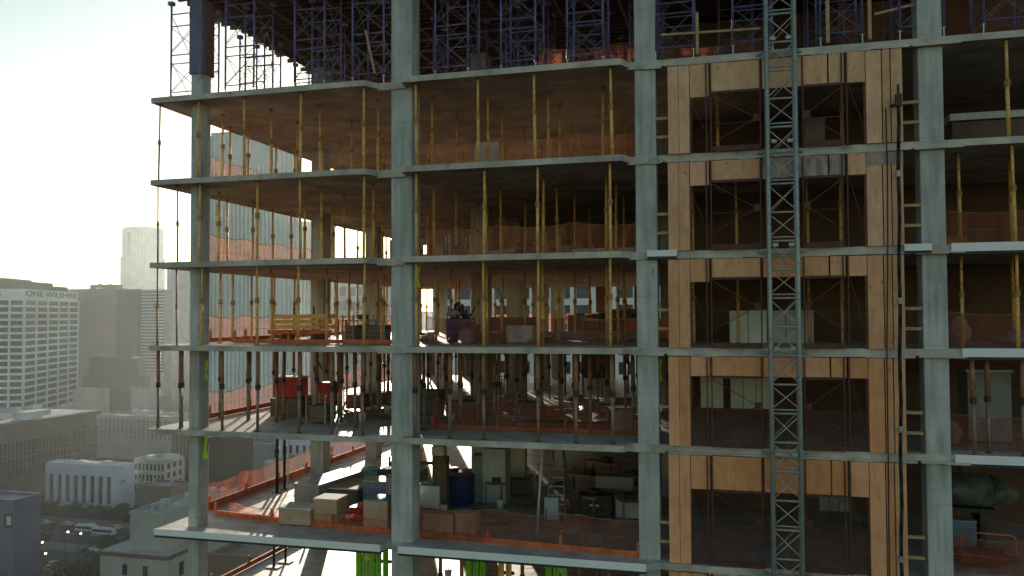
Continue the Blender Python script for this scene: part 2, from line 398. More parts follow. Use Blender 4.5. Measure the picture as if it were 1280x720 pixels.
for z, nm, b1, b2, b3 in storeys:
    prop('grey', -20.78, -.32, z, 'thin grey prop at the outer left slab corner ' + nm)
    if z != B: prop('grey', -19.94, -.3, z, 'thin grey prop just left of the corner column ' + nm)
    for i, x in enumerate(b1): prop('yellow', x, -.32, z, 'yellow front-edge prop, %s of the left bay, %s' % (ORD[i], nm))
    for i, x in enumerate(b2): prop('yellow', x, -.32, z, 'yellow front-edge prop, %s of the middle bay, %s' % (ORD[i], nm))
    for i, x in enumerate(b3):
        prop('yellow', x, .15 + .9 * (i + (z != B) == 1), z, 'yellow prop right of the lift bay, %s there, %s' % (ORD[i], nm))
    g = 'yellow props behind the front row ' + nm
    lb = 'slender yellow prop standing behind the front edge row, ' + nm
    n = 0
    for ry in (1.7, 3.9, 7.1, 11.2, 14.0, 17.4, 20.3, 24.0):
        xs = [-20.6 + .25, -19.4, -17.2, -15.0, -12.7] + [-10.5, -8.5, -6.35, -4.2]
        if ry > 5: xs += [-2.0] if ry < 12 else [-2.0, -.6]
        for x in xs:
            if z == B and ry > 12: continue
            if z == C_ and ry > 18: continue
            if ry > 12 and R.random() < .25: continue
            if x > -19 and R.random() < .08: continue
            prop('yellow' if ry < 9 or z != D_ else 'yellow', x + R.uniform(-.12, .12), ry + R.uniform(-.35, .35), z, lb, g, far=ry > 5)
    if z != B:
        for x, y in ((-1.3, 3), (.2, 3.3), (2.6, 3.6), (3.5, 2.2), (8.8, 3.2), (9.8, .9)): prop('yellow', x, y, z, lb, g)
    else:
        for x, y in ((-.4, 3), (3.6, 2.2), (10.2, 5)): prop('yellow', x, y, z, lb, g)
# brown dense storey
HE = D_ - T - E_
nm = 'in the brown prop storey'
prop('brown', -20.72, -.3, E_, 'brown prop at the outer left slab corner ' + nm, h=HE)
prop('brown', -20.0, .1, E_, 'brown prop left of the corner column, outer of two ' + nm, h=HE)
prop('brown', -19.72, -.35, E_, 'brown prop touching the left of the corner column ' + nm, h=HE)
for i, x in enumerate([-17.99, -16.54, -14.88, -13.6, -12.44]): prop('brown', x, -.3, E_, 'brown front-edge prop, %s of the left bay, %s' % (ORD[i], nm[7:]), h=HE)
for i, x in enumerate([-10.48, -9.24, -8.03, -6.17, -4.92, -3.72]): prop('brown', x, -.3, E_, 'brown front-edge prop, %s of the middle bay, %s' % (ORD[i], nm[7:]), h=HE)
for i, x in enumerate([6.79, 7.3, 8.05, 8.5]): prop('brown', x, .1 + .5 * (i % 2), E_, 'brown prop right of the plywood lift bay, %s there' % ORD[i], h=HE)
lb = 'stout brown prop crowded in behind the front edge row of the dense storey'; g = 'brown props crowding the dense storey'
for ry in (1.8, 3.0, 4.6, 6.4, 8.2, 10.4, 12.8, 15, 17.2, 19.5, 22, 24.5):
    x = -20.3 + R.uniform(0, .3)
    while x < -2.2:
        if not (-18.9 < x < -16.7 and 3 < ry < 6) and not (abs((x + 20.3)) > 6 and ry > 12 and R.random() < .45): prop('brown', x, ry + R.uniform(-.45, .45), E_, lb, g, h=HE, far=ry > 5)
        x += R.uniform(1.15, 1.9) if ry < 9 or x < -12 else R.uniform(2.0, 3.2)
# black pipes in the tall storey
for x, y, lab in ((-19.5, 6.0, 'black standing pipe behind the left edge board, the left of two'), (-19.55, 6.7, 'black standing pipe behind the left edge board, the right of two')):
    o = empty('standing_pipe', (x, y, F_), label=lab, cat='pipe')
    hh = E_ - T - F_
    part(MB().tube((0, 0, .02), (0, 0, hh - .003), .062, n=10), 'pipe', M['rubber'], o, True)
    part(MB().tube((0, 0, 1.7), (0, 0, 1.95), .085, n=10), 'coupling', M['darksteel'], o, True)
    part(MB().box(-.15, .15, -.15, .15, .002, .03), 'foot_plate', M['darksteel'], o)
for x, y, lab in ((-19.4, 5.6, 'black pipe on the lowest left floor, left of the pair'), (-19.3, 6.4, 'black pipe on the lowest left floor, right of the pair')):
    o = empty('standing_pipe', (x, y, G_), label=lab, cat='pipe'); hh = F_ - T - G_
    part(MB().tube((0, 0, .02), (0, 0, hh - .003), .05, n=10), 'pipe', M['rubber'], o, True)
    part(MB().box(-.3, .3, -.2, .2, .002, .03), 'foot_plate', M['darksteel'], o)
o = MB().tube((0, 0, .003), (.25, 0, E_ - T - F_ - .004), .045, n=10).build('pale_pole', M['palegrey'], loc=(-6.75, 1.8, F_), smooth=True)
tag(o, 'slightly leaning pale pole between floor and slab above the orange board', 'pole')
o = MB().tube((0, 0, .003), (0, 0, E_ - T - F_ - .004), .03, n=8).build('pale_pole', M['white'], loc=(-19.2, 6.4, F_), smooth=True)
tag(o, 'thin white pole right of the two black standing pipes', 'pole')

# ------------------------------------------------------------ nets and edge boards
def net(pts, z, h, label, group=None, matn='net', seg=9, sag=.13):
    """vertical sheet along pts, with sag at the top and soft folds"""
    m = MB(); cols = []
    for (x0, y0), (x1, y1) in zip(pts, pts[1:]):
        n = max(2, int(math.hypot(x1 - x0, y1 - y0) / .3))
        for i in range(n + 1):
            t = i / n
            cols.append((x0 + (x1 - x0) * t, y0 + (y1 - y0) * t, t, (y1 - y0), -(x1 - x0), math.hypot(x1 - x0, y1 - y0)))
    rows = 5
    for k, (x, y, t, nx, ny, l) in enumerate(cols):
        sg = sag * math.sin(math.pi * ((k % seg) / seg)) + R.uniform(-.012, .012)
        for j in range(rows):
            q = j / (rows - 1); off = (.05 * math.sin(k * .8 + j * 1.3) + R.uniform(-.02, .02)) * (1 - abs(2 * q - 1) * .6)
            m.v.append((x + nx / l * off, y + ny / l * off, z + .01 + q * (h - sg)))
    for k in range(len(cols) - 1):
        for j in range(rows - 1):
            a = k * rows + j; m.f.append((a, a + rows, a + rows + 1, a + 1))
    e = empty('safety_net', (0, 0, 0), label=label, cat='safety net')
    part(m, 'netting', M[matn], e, True)
    for j, q in ((rows - 1, .011), (2, .007)):
        c = MB()
        for k in range(0, len(cols) - 1): c.tube(m.v[k * rows + j], m.v[(k + 1) * rows + j], q, n=5)
        part(c, 'rope', M['rusty'], e)
    return e
net([(-20.5, 2.3), (-20.5, 9.4)], B, 1.45, 'orange safety net on the left slab edge under the topmost slab, front stretch')
net([(-20.5, 9.9), (-20.5, 26)], B, 1.2, 'orange safety net on the left slab edge under the topmost slab, rear stretch')
net([(-20.5, 2.3), (-20.5, 26.5)], C_, 1.35, 'orange safety net on the left slab edge, second storey from the top')
net([(-20.5, 2.3), (-20.5, 26.5)], D_, 1.1, 'orange safety net on the left slab edge, beside the yellow timber stack')
net([(-20.5, 2.3), (-20.5, 26.5)], E_, 1.1, 'orange safety net on the left slab edge among brown props')
net([(-20.5, 2.3), (-20.5, 26.5)], F_, 1.1, 'orange safety net on the left slab edge of the tall crate storey', matn='thinnet')
net([(-10.65, 1.2), (-3.1, 1.2)], B, 1.15, 'dull orange net across the middle bay under the topmost slab')
net([(-16, 9.3), (-11.5, 9.3)], B, 1.15, 'reddish net far back in the left bay under the topmost slab')
net([(-10.65, 1.2), (-3.1, 1.2)], C_, 1.15, 'dull orange net across the middle bay, second storey from the top', matn='net')
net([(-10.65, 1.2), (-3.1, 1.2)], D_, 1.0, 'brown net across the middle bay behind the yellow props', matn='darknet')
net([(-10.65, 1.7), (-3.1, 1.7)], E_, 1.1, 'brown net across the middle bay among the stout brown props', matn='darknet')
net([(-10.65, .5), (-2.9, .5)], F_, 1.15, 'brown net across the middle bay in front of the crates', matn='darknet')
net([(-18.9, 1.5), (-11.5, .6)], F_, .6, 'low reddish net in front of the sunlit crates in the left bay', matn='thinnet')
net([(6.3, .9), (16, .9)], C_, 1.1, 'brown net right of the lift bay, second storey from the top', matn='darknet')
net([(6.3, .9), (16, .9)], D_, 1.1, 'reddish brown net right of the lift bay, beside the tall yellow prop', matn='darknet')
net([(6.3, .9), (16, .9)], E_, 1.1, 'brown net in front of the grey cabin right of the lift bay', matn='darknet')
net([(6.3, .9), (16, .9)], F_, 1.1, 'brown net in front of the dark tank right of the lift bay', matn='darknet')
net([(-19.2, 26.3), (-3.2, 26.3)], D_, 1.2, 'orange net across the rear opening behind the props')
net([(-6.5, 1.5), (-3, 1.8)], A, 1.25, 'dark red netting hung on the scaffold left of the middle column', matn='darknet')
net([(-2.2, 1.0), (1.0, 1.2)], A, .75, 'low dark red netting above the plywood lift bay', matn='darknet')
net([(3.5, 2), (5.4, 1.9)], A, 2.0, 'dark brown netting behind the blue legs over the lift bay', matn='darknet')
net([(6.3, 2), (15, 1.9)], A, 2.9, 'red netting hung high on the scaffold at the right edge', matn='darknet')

def board(p0, p1, w, h, name, matn, label, cat='edge board'):
    o = empty(name, (0, 0, 0), label=label, cat=cat)
    part(MB().bar(p0, p1, w, h), 'board', M[matn], o)
    m = MB(); n = max(2, int((Vector(p1) - Vector(p0)).length / 2.4))
    for i in range(n + 1):
        q = Vector(p0).lerp(Vector(p1), (i + .02) / (n + .04)); m = MB(); m.box(q.x - .045, q.x + .045, q.y - .045, q.y + .045, q.z - h / 2 + .002, q.z + .4)
        part(m, 'stub_post', M['orangeboard'], o)
    return o
board((-20.42, 2.35, F_ + .17), (-20.42, 26, F_ + .17), .06, .32, 'toe_board', 'orangeboard', 'orange toe board along the left slab edge of the tall crate storey')
board((-19.7, 1.75, F_ + .1), (-11.5, .68, F_ + .1), .07, .2, 'toe_board', 'orangeboard', 'orange toe board along the front of the left bay, tall crate storey')
board((-10.8, .75, F_ + .1), (-2.95, .1, F_ + .1), .07, .2, 'toe_board', 'orangeboard', 'orange toe board along the front of the middle bay, tall crate storey')
board((-20.42, 2.35, E_ + .12), (-20.42, 14, E_ + .12), .06, .2, 'toe_board', 'orangeboard', 'orange toe board on the left slab edge among brown props')
board((-20.42, 2.35, D_ + .10), (-20.42, 20, D_ + .10), .06, .17, 'toe_board', 'orangeboard', 'orange toe board on the left slab edge beside the yellow timber stack')
board((-18.8, 1.6, D_ + .09), (-11.6, 1.5, D_ + .09), .06, .16, 'toe_board', 'orangeboard', 'orange toe board under the yellow timber stack, front of the left bay')
board((-20.45, 2.6, G_ + .12), (-20.45, 24, G_ + .12), .06, .2, 'toe_board', 'orangeboard', 'orange toe board on the lowest visible left slab edge')
board((-10.7, 1.9, E_ + .08), (-3.2, 1.9, E_ + .08), .05, .14, 'toe_board', 'orangeboard', 'orange toe board across the middle bay among brown props')
board((-19.3, 3.0, F_ + .08), (-12, 20, F_ + .08), .02, .02, 'chalk_line', 'woodh', 'low timber strip lying across the sunlit floor behind the crates') if False else None
board((-17.2, 13.0, F_ + .1), (-18.6, 21, F_ + .1), .1, .16, 'timber_beam', 'pallet', 'dark timber beam lying on the sunlit floor at the rear', 'beam')

# ------------------------------------------------------------ scaffold towers
def scaf_fn():
    e = empty('shoring_tower', cat='shoring tower')
    W, Dp, Ht = 1.2, 1.3, DECK - .175 - A
    z0 = .32
    for sx in (0, W):
        for sy in (0, Dp):
            part(MB().tube((sx, sy, z0), (sx, sy, Ht - .14), .038, n=8), 'leg', M['blue'], e, True)
            part(MB().tube((sx, sy, .01), (sx, sy, z0), .022, n=6).box(sx - .08, sx + .08, sy - .08, sy + .08, 0, .012).tube((sx - .07, sy, z0 - .02), (sx + .07, sy, z0 - .02), .015, n=5), 'base_jack', M['jack'], e)
            part(MB().box(sx - .1, sx + .1, sy - .1, sy + .1, Ht - .14, Ht - .004), 'head_jack', M['bluegrey'], e)
    for sy in (0, Dp):
        for zz in (.42, 1.52, 1.86, 1.93 + 1.05, 3.45):
            part(MB().tube((0, sy, zz), (W, sy, zz), .022, n=6), 'rung', M['blue'], e)
        m = MB()
        for a, b in ((.45, 1.5), (1.95, 2.95)):
            m.tube((0, sy - .02, a), (W, sy - .02, b), .013, n=5).tube((0, sy + .02, b), (W, sy + .02, a), .013, n=5)
        part(m, 'cross_brace', M['bluegrey'], e)
    for sx in (0, W):
        m = MB()
        for a, b in ((.4, 1.6), (2, 3.4)):
            m.tube((sx - .02, 0, a), (sx - .02, Dp, b), .013, n=5).tube((sx + .02, 0, b), (sx + .02, Dp, a), .013, n=5)
        part(m, 'cross_brace', M['bluegrey'], e)
    return e
ST = Proto(scaf_fn)
front = [(-20.75, 'on the outer left corner of the topmost slab'), (-18.19, 'second from the left, just right of the wrapped corner column'), (-15.31, 'third from the left, over the left bay'),
         (-13.0, 'standing just left of the second column'), (-9.86, 'leftmost over the middle bay'), (-7.48, 'at the centre of the middle bay'), (-5.19, 'rightmost over the middle bay'),
         (-2.28, 'just right of the middle column'), (.14, 'left of the hoist mast head'), (2.75, 'just right of the hoist mast'), (5.0, 'behind the right hand column'), (7.26, 'at the right edge of the picture')]
for x, lab in front: ST((x, .05 if x > -20 else .3, A), 'blue front shoring tower, ' + lab)
k = 0
for ry in (4.2, 8.8, 14.0, 20.4):
    for x in (-20.2, -16.4, -12.9, -9.8, -8.0, -5.6, -3.4, -.4, 2.6, 5.6, 8.6):
        if x > -1 and ry > 6: continue
        if R.random() < .12: continue
        k += 1
        ST((x + R.uniform(-.25, .25), ry + R.uniform(-.3, .3), A), 'blue shoring tower in the rows behind the front edge, under the dark deck', 'shoring towers in the inner rows')
def loose(name, p0, p1, w, matn, label, cat):
    m = MB().bar(p0, p1, w, w) if matn != 'orange' else MB().tube(p0, p1, w / 2)
    o = m.build(name, M[matn]); return tag(o, label, cat)
loose('timber_brace', (2.95, -.03, A + .1), (2.95, -.03, DECK - .2), .11, 'wood', 'upright brown timber just right of the hoist mast head, left of two', 'timber')
loose('timber_brace', (4.15, .0, A + .1), (4.15, .0, DECK - .2), .10, 'wood', 'upright brown timber right of the hoist mast head, right of two', 'timber')
loose('timber_brace', (2.9, -.1, A + 1.6), (4.2, -.05, A + 1.65), .07, 'wood', 'level brown timber rail joining two uprights near the hoist mast head', 'timber')
loose('timber_brace', (4.3, .1, A + .9), (5.6, .2, A + 1.15), .07, 'wood', 'gently sloping timber brace left of the right hand column', 'timber')
loose('timber_brace', (-12.4, -.15, A + 1.9), (-12.05, -.15, A + .35), .06, 'wood', 'pale leaning timber beside the second column over the left bay', 'timber')
loose('timber_brace', (-2.1, -.08, A + .8), (.95, -.08, A + .72), .07, 'wood', 'level timber guard rail over the plywood bay left of the mast', 'timber')
loose('timber_brace', (-.95, -.14, A + .05), (-.95, -.14, A + 1.4), .09, 'wood', 'short timber post holding the guard rail left of the mast', 'timber')
loose('timber_brace', (-19.4, 8.4, A + 2.2), (-15.4, 9.0, A + 2.9), .16, 'joist', 'dark timber slung across the towers against the bright sky, the higher one', 'timber')
loose('timber_brace', (-18.2, 9.5, A + 1.6), (-14, 10.0, A + 2.4), .16, 'joist', 'dark timber slung across the towers against the bright sky, the lower one', 'timber')
loose('red_tube', (-13.9, 3.2, A + .2), (-12.9, 3.4, A + 1.2), .08, 'redbox', 'bright red tube leaning among the blue towers over the left bay', 'tube')
for i, x in enumerate((-12.1, -11.3)):
    pass

# ------------------------------------------------------------ plywood lift bay
hh = {B: 1.0, C_: .72, D_: .68, E_: .68, F_: 1.12, G_: 1.0}
names = ['pale grey-brown plywood surround of the lift opening under the topmost slab',
         'plywood surround with a stained grey right header, second lift opening from the top',
         'tan plywood surround of the third lift opening, in front of the white panels',
         'warm brown plywood surround of the fourth lift opening, pale walls seen inside',
         'orange-brown plywood surround with a deep header, fifth lift opening from the top',
         'orange-brown plywood surround of the lowest lift opening, cut by the frame']
gnames = ['red steel gate frame in the topmost lift opening', 'red steel gate frame in the second lift opening from the top', 'red steel gate frame in front of the white panels',
          'red steel gate frame with pale walls behind its left side', 'red steel gate frame under the deep orange-brown header', 'red steel gate frame in the lowest lift opening']
zs = [A, B, C_, D_, E_, F_, G_]
stain = mat('weathered_board', (.40, .33, .29), .85, vary=.45, scale=2, coord='World', stretch=(3, 1, 1))
for i, z in enumerate(zs[1:]):
    top = zs[i] - T - .08; z += .003
    sh = -.025 * i   # the bay leans a hair to the left going down, as built
    e = empty('plywood_surround', (sh, 0, 0), label=names[i], cat='plywood surround')
    P = PLY[i]
    xs = [-1.9, -1.56, -1.22]
    for a, b in zip(xs, xs[1:]):
        part(MB().cbox(a + .006, b - .006, -.17, -.145 + R.uniform(0, .01), z, top, .004), 'side_board', P, e)
    for a, b in ((3.98, 4.42), (4.44, 4.66), (4.68, 5.0)):
        part(MB().cbox(a + .006, b - .006, -.17, -.145 + R.uniform(0, .01), z, top, .004), 'side_board', P, e)
    hz = top - hh[zs[i + 1]] + .08
    for j, (a, b) in enumerate(((-1.21, -.62), (-.58, .95), (.99, 2.9), (2.94, 3.38), (3.42, 3.97))):
        zz = hz - (.12 if j in (0,) and i in (0, 1, 2) else 0)
        mm = stain if (i == 1 and j in (2, 3)) else P
        part(MB().cbox(a + .004, b - .004, -.165, -.14 + R.uniform(0, .008), zz, top, .004), 'header_board', mm, e)
    m = MB().box(-1.22, 3.98, -.137, -.03, hz - .03, hz + .06).box(-1.24, -1.16, -.137, -.03, z, hz - .032).box(3.92, 4.0, -.137, -.03, z, hz - .032)
    part(m, 'inner_trim', M['red'] if i > 2 else M['joist'], e)
    if i == 1: part(MB().box(4.0, 5.0, -.185, -.172, top - .38, top - .01), 'stained_panel', stain, e)
    # gate
    g = empty('gate_frame', (sh, 0, 0), label=gnames[i], cat='gate')
    m = MB()
    for x in (-.70, -.56, .93, 2.18, 3.30, 3.44): part(MB().box(x - .02, x + .02, -.23, -.175, z, top - .002), 'post', M['red'], g)
    for a, b in ((-.56, .93), (2.18, 3.30)):
        part(MB().box(a, b, -.215, -.18, hz - .06, hz + .02), 'top_rail', M['red'], g)
        part(MB().box(a, b, -.225, -.177, z, z + .16), 'kick_board', M['red'], g)
    zn = hz - .9
    for a, b, q in (((-.52, -.2, hz - .1), (.8, -.2, zn), .022), ((.8, -.2, zn), (-.5, -.2, zn - .72), .022), ((2.25, -.2, zn), (3.3, -.2, hz - .1), .022), ((2.25, -.2, zn), (3.3, -.2, zn - .72), .022),
                    ((-.5, -.205, zn - .12), (.85, -.205, zn - .12), .016), ((2.25, -.205, zn - .12), (3.3, -.205, zn - .12), .016), ((3.5, -.2, hz - .1), (3.9, -.2, z + .5), .016), ((-1.15, -.2, hz - .3), (-.75, -.2, z + .7), .016)):
        part(MB().bar(a, b, q), 'brace', M['red'], g)
    part(MB().box(.72, .92, -.24, -.17, zn - .12, zn + .12).box(2.2, 2.38, -.24, -.17, zn - .12, zn + .12), 'latch_box', M['red'], g)
    if i > 2: part(MB().quad((-1.15, -.12, z), (3.9, -.12, z), (3.9, -.12, z + 1.2), (-1.15, -.12, z + 1.2)), 'mesh_panel', M['dimnet'], g)
    # ladder-like timber rails in the gaps beside the columns
    for side, (a, b) in (('left', (-2.31, -1.9)), ('right', (5.0, 5.48))):
        for q, dz in (('upper', 1.15), ('lower', .55)):
            o = MB().box(a, b, -.03, .06, z + dz, z + dz + .09).build('timber_rail', M['wood'], loc=(0 if side == 'left' else sh, 0, 0))
            tag(o, '%s short timber rail in the gap %s of the %s' % (q, side, ['topmost plywood surround', 'surround with the stained header', 'surround before the white panels', 'plywood surround fourth from the top', 'orange-brown surround with the deep header', 'lowest orange-brown plywood surround'][i]), 'rail')

# ------------------------------------------------------------ hoist mast
ms = empty('hoist_mast', (1.5, -.75, -14), label='tall galvanised lattice hoist mast clamped to the slab edges before the plywood', cat='mast')
W2, YN, YF, HM = .40, -.36, .32, 27.5
for sx in (-1, 1):
    for yy in (YN, YF):
        part(MB().tube((sx * W2, yy, 0), (sx * W2, yy, HM), .062 if yy == YN else .05, n=10), 'rail', M['galv'], ms, True)
sec = .85
n = int(HM / sec)
for i in range(n):
    z = i * sec
    for yy, nm in ((YN, 'lattice'),):
        m = MB().tube((-W2, yy, z), (W2, yy, z), .035, n=6)
        if i % 2: m.tube((-W2, yy, z + .11), (W2, yy, z + .11), .028, n=6)
        part(m, 'crossbar', M['galv'], ms, True)
        part(MB().tube((-W2, yy, z + (.13 if i % 2 else .04)), (W2, yy, z + sec - .04), .016, n=5).tube((W2, yy + .03, z + (.13 if i % 2 else .04)), (-W2, yy + .03, z + sec - .04), .016, n=5), 'cross_brace', M['galvcross'], ms)
    if i % 2 == 0:
        m = MB()
        for yy0, yy1 in ((YN, YF),):
            for sx in (-1, 1):
                m.tube((sx * W2, yy0, z), (sx * W2, yy1, z), .02, n=5).tube((sx * W2, yy0, z), (sx * W2, yy1, z + sec), .014, n=5)
            m.tube((-W2, YF, z), (W2, YF, z + sec), .014, n=5)
        part(m, 'side_lattice', M['galv'], ms)
for z in (A, B, C_, D_, E_, F_):
    zz = z + 14 - .12
    part(MB().bar((-W2 - .05, YF + .02, zz), (-W2 - .25, .67, zz), .07), 'wall_tie', M['galv'], ms)
    part(MB().bar((W2 + .05, YF + .02, zz), (W2 + .25, .67, zz), .07), 'wall_tie', M['galv'], ms)
    part(MB().box(-W2 - .1, W2 + .1, YF + .03, YF + .09, zz - .05, zz + .05), 'tie_beam', M['galv'], ms)
    for a in (-.3, .15): part(MB().box(a, a + .15, YN - .08, YN + .03, zz + .1, zz + .2), 'clamp', M['galv'], ms)

# hose
hs = empty('riser_hose', (0, 0, 0), label='black riser hose hanging down the right plywood boards', cat='hose')
pts = []
for k in range(30):
    z = 6.35 - k * .75; pts.append((4.83 - .16 * (6.5 - z) / 14 + .015 * math.sin(k * 1.7), -.42, z))
part(MB().path(pts, .052, 8), 'hose', M['rubber'], hs, True)
for k in range(3, 30, 5):
    q = pts[k]; part(MB().tube((q[0], q[1], q[2] - .09), (q[0], q[1], q[2] + .09), .075, n=8).bar((q[0] - .16, q[1] + .05, q[2]), (q[0] + .1, q[1] + .05, q[2]), .035), 'clamp', M['galv'], hs)
part(MB().box(4.74, 4.92, -.5, -.34, 6.1, 6.45).tube((4.83, -.42, 6.4), (4.83, -.42, 6.75), .04).tube((4.6, -.42, 6.1), (4.83, -.42, 6.2), .05), 'valve', M['darksteel'], hs)
o = MB().path([(4.52, -.22, 6.1), (4.53, -.22, 4.2), (4.5, -.22, 2), (4.42, -.22, -1), (4.4, -.22, -4), (4.36, -.22, -9)], .018, 6).build('thin_cable', M['rubber']); tag(o, 'thin dark cable running down the plywood left of the black hose', 'cable')

# ------------------------------------------------------------ goods
def crate(loc, w, d, h, m1, label, m2=None, rz=0, name='crate', cat='crate', lid=True):
    e = empty(name, loc, rz, label, cat)
    part(MB().cbox(0, w, 0, d, .06, h, .02), 'box_body', M[m1], e)
    part(MB().box(.02, w - .02, .02, .14, .002, .058).box(.02, w - .02, d - .14, d - .02, .002, .058).box(w / 2 - .06, w / 2 + .06, .02, d - .02, .004, .056), 'skid', M['pallet'], e)
    if lid: part(MB().cbox(-.015, w + .015, -.015, d + .015, h + .001, h + .05, .01), 'lid', M[m2 or m1], e)
    m = MB()
    for q in (.3, .7): part(MB().box(w * q - .02, w * q + .02, -.008, -.001, .07, h - .01), 'strap', M[m1], e)
    return e
def F(px, py, z=F_): return at_z(px, py, z)
crate((-16.45, .98, F_), 1.3, .9, .62, 'carton', 'low wide brown crate nearest the front in the sunlit left bay', 'cartonpale')
crate((-15.1, 1.15, F_), .95, .9, .98, 'carton', 'square brown crate with its sunlit top coloured pale, right of the low wide one', 'cartonpale')  # lid coloured pale for the sun on the crate top
crate((-12.95, .85, F_), .95, .8, 1.15, 'carton', 'tall brown carton under a teal sheet beside the second column', 'teal')
crate((-14.0, 1.9, F_), 1.25, .9, .55, 'redbox', 'dull red low box between the pale topped crate and the tall carton')
crate((-14.6, 4.3, F_), 1.0, 1.0, 1.05, 'bluegear', 'blue-grey box with a pale top behind the red low box', 'palegrey')
crate((-17.3, 3.6, F_), 1.2, 3.4, .95, 'greyboard', 'long dark bench with a pale teal top right of the black pipes', 'palegrey', rz=-.12)
crate((-16.0, 4.0, F_), 1.3, 2.2, .75, 'tank', 'dark green bench with pale-coloured sunlit top behind the pale topped crate', 'cartonpale')  # pale lid colour stands for sunlight on the bench top
crate((-16.7, 8.2, F_), 1.0, .8, .7, 'teal', 'small teal box at the far end of the benches')
crate((-14.4, 7.0, F_), 1.0, 1.6, .9, 'tank', 'olive box standing on the sunlit floor behind the blue-grey box', 'cartonpale')
crate((-13.2, 3.4, F_), 1.0, .9, 1.45, 'greyboard', 'grey-green cabinet behind the tall carton, left of the second column', 'teal')
crate((-10.72, .95, F_), 1.15, .55, .72, 'carton', 'wide carton behind the brown net, left of the paired carton')
crate((-9.5, .98, F_), .75, .6, .80, 'carton', 'upright carton behind the brown net, right of the wide carton')
crate((-11.5, 5.2, F_), 1.1, .9, 1.2, 'navy', 'navy blue bin behind the stacked pale cartons')
crate((-12.35, 4.6, F_), .95, .7, .95, 'white', 'white box with a teal lid left of the navy bin', 'teal')
crate((-11.75, 4.7, F_), .0 + .6, .45, 2.1, 'pallet', 'dark upright rack carrying two pale cartons', lid=False)
crate((-11.75, 4.65, F_ + 2.101), .52, .42, .42, 'cartonpale', 'peach carton on the dark rack, the lower of two', lid=False, name='carton', cat='carton')
crate((-11.72, 4.65, F_ + 2.53), .50, .42, .42, 'white', 'white carton on top of the peach carton', lid=False, name='carton', cat='carton')
crate((-11.3, 9.5, F_), 2.2, .5, 2.9, 'cartonpale', 'large pale wrapped stack standing deep in the middle bay', lid=False, name='wrapped_stack', cat='stack')
# tall grey shelf unit
e = empty('shelf_unit', (-10.1, 6.2, F_), label='tall pale grey shelf unit with stacked drawers in the middle bay', cat='shelf')
part(MB().cbox(0, 1.0, 0, .8, .02, 2.25, .02), 'cabinet', M['palegrey'], e)
for q in range(4): part(MB().cbox(.08, .92, -.03, -.002, .15 + q * .42, .52 + q * .42, .01), 'drawer', M['palegrey'], e)
part(MB().cbox(-.5, -.02, .1, .8, .02, 1.95, .02), 'side_cabinet', M['greyboard'], e)
# step ladder
e = empty('step_ladder', (-6.5, 4.4, F_), label='tall grey-green step ladder standing right of the pale leaning pole', cat='ladder')
for s in (-1, 1):
    part(MB().bar((s * .38, -.55, .01), (s * .17, 0, 3.0), .05, .08), 'rail', M['tank'], e)
    part(MB().bar((s * .40, .75, .01), (s * .17, .06, 3.0), .035, .05), 'rear_leg', M['tank'], e)
for q in range(1, 9):
    t = q / 9.3; w = .38 - .21 * t; part(MB().box(-w, w, -.55 + .55 * t - .04, -.55 + .55 * t + .05, 3 * t, 3 * t + .025), 'step', M['palegrey'], e)
part(MB().cbox(-.2, .2, -.08, .14, 3.0, 3.06), 'top_cap', M['tank'], e)
crate((-6.95, 3.9, F_), .55, .5, .85, 'palegrey', 'small pale cabinet at the foot of the step ladder', 'palegrey')
# gang box
e = empty('tool_chest', (-5.75, 4.4, F_), label='dark steel tool chest on skids in front of the dark stack, middle bay', cat='tool chest')
part(MB().cbox(0, 1.25, 0, .7, .14, .85, .02), 'body', M['darksteel'], e)
part(MB().cbox(-.02, 1.27, -.02, .72, .852, .95, .02), 'lid', M['darksteel'], e)
part(MB().box(.45, .8, -.012, -.002, .55, .61), 'label_plate', M['white'], e)
part(MB().box(.05, .2, .02, .68, .002, .138).box(1.05, 1.2, .02, .68, .002, .138), 'skid', M['pallet'], e)
crate((-4.4, 4.9, F_), 1.5, .8, .85, 'palegrey', 'pale grey box between the dark tool chest and the middle column', 'greyboard')
crate((-5.4, 6.4, F_), 1.5, .8, 1.3, 'greyboard', 'dark grey crate behind the tool chest', lid=False)
# two saw horses in the sun
for i, (x, y, lab) in enumerate(((-15.6, 11.5, 'dark saw horse on the sunlit floor, the farther left one'), (-14.2, 10.2, 'dark saw horse on the sunlit floor, the nearer right one'))):
    e = empty('saw_horse', (x, y, F_), .2 * i, lab, 'saw horse')
    part(MB().box(-.6, .6, -.06, .06, .72, .86), 'beam', M['pallet'], e)
    for s in (-1, 1):
        for t in (-1, 1): part(MB().bar((s * .55, t * .3, .005), (s * .48, t * .03, .74), .06), 'leg', M['pallet'], e)
# lime things on the lowest floor
def sheets(x, y, z, n, m1, lab):
    e = empty('formwork_rack', (x, y, z), label=lab, cat='formwork panels')
    for k in range(n):
        part(MB().cbox(k * .27, k * .27 + .2, 0, .09, .02, 2.5 + .04 * (k % 3), .01), 'panel', M[m1], e)
        part(MB().tube((k * .27 + .1, -.04, .05), (k * .27 + .1, -.04, 2.4), .02, n=6), 'rib', M['galv'] if k % 2 else M[m1], e)
    part(MB().box(-.05, n * .27, .1, .2, .4, .5).box(-.05, n * .27, .1, .2, 1.8, 1.9).box(-.02, .05, .1, .7, .0, .06).box(n * .27 - .1, n * .27 - .03, .1, .7, .0, .06), 'rack_frame', M['darksteel'], e)
sheets(-13.6, 1.6, G_, 5, 'lime', 'bright lime green upright panels below the white edge, left of the second column')
sheets(-9.6, 2.5, G_, 3, 'lime', 'lime green upright panels on the lowest floor, middle bay, the left set')
sheets(-6.3, 1.2, G_, 3, 'lime', 'lime green upright panels on the lowest floor, middle bay, the right set')
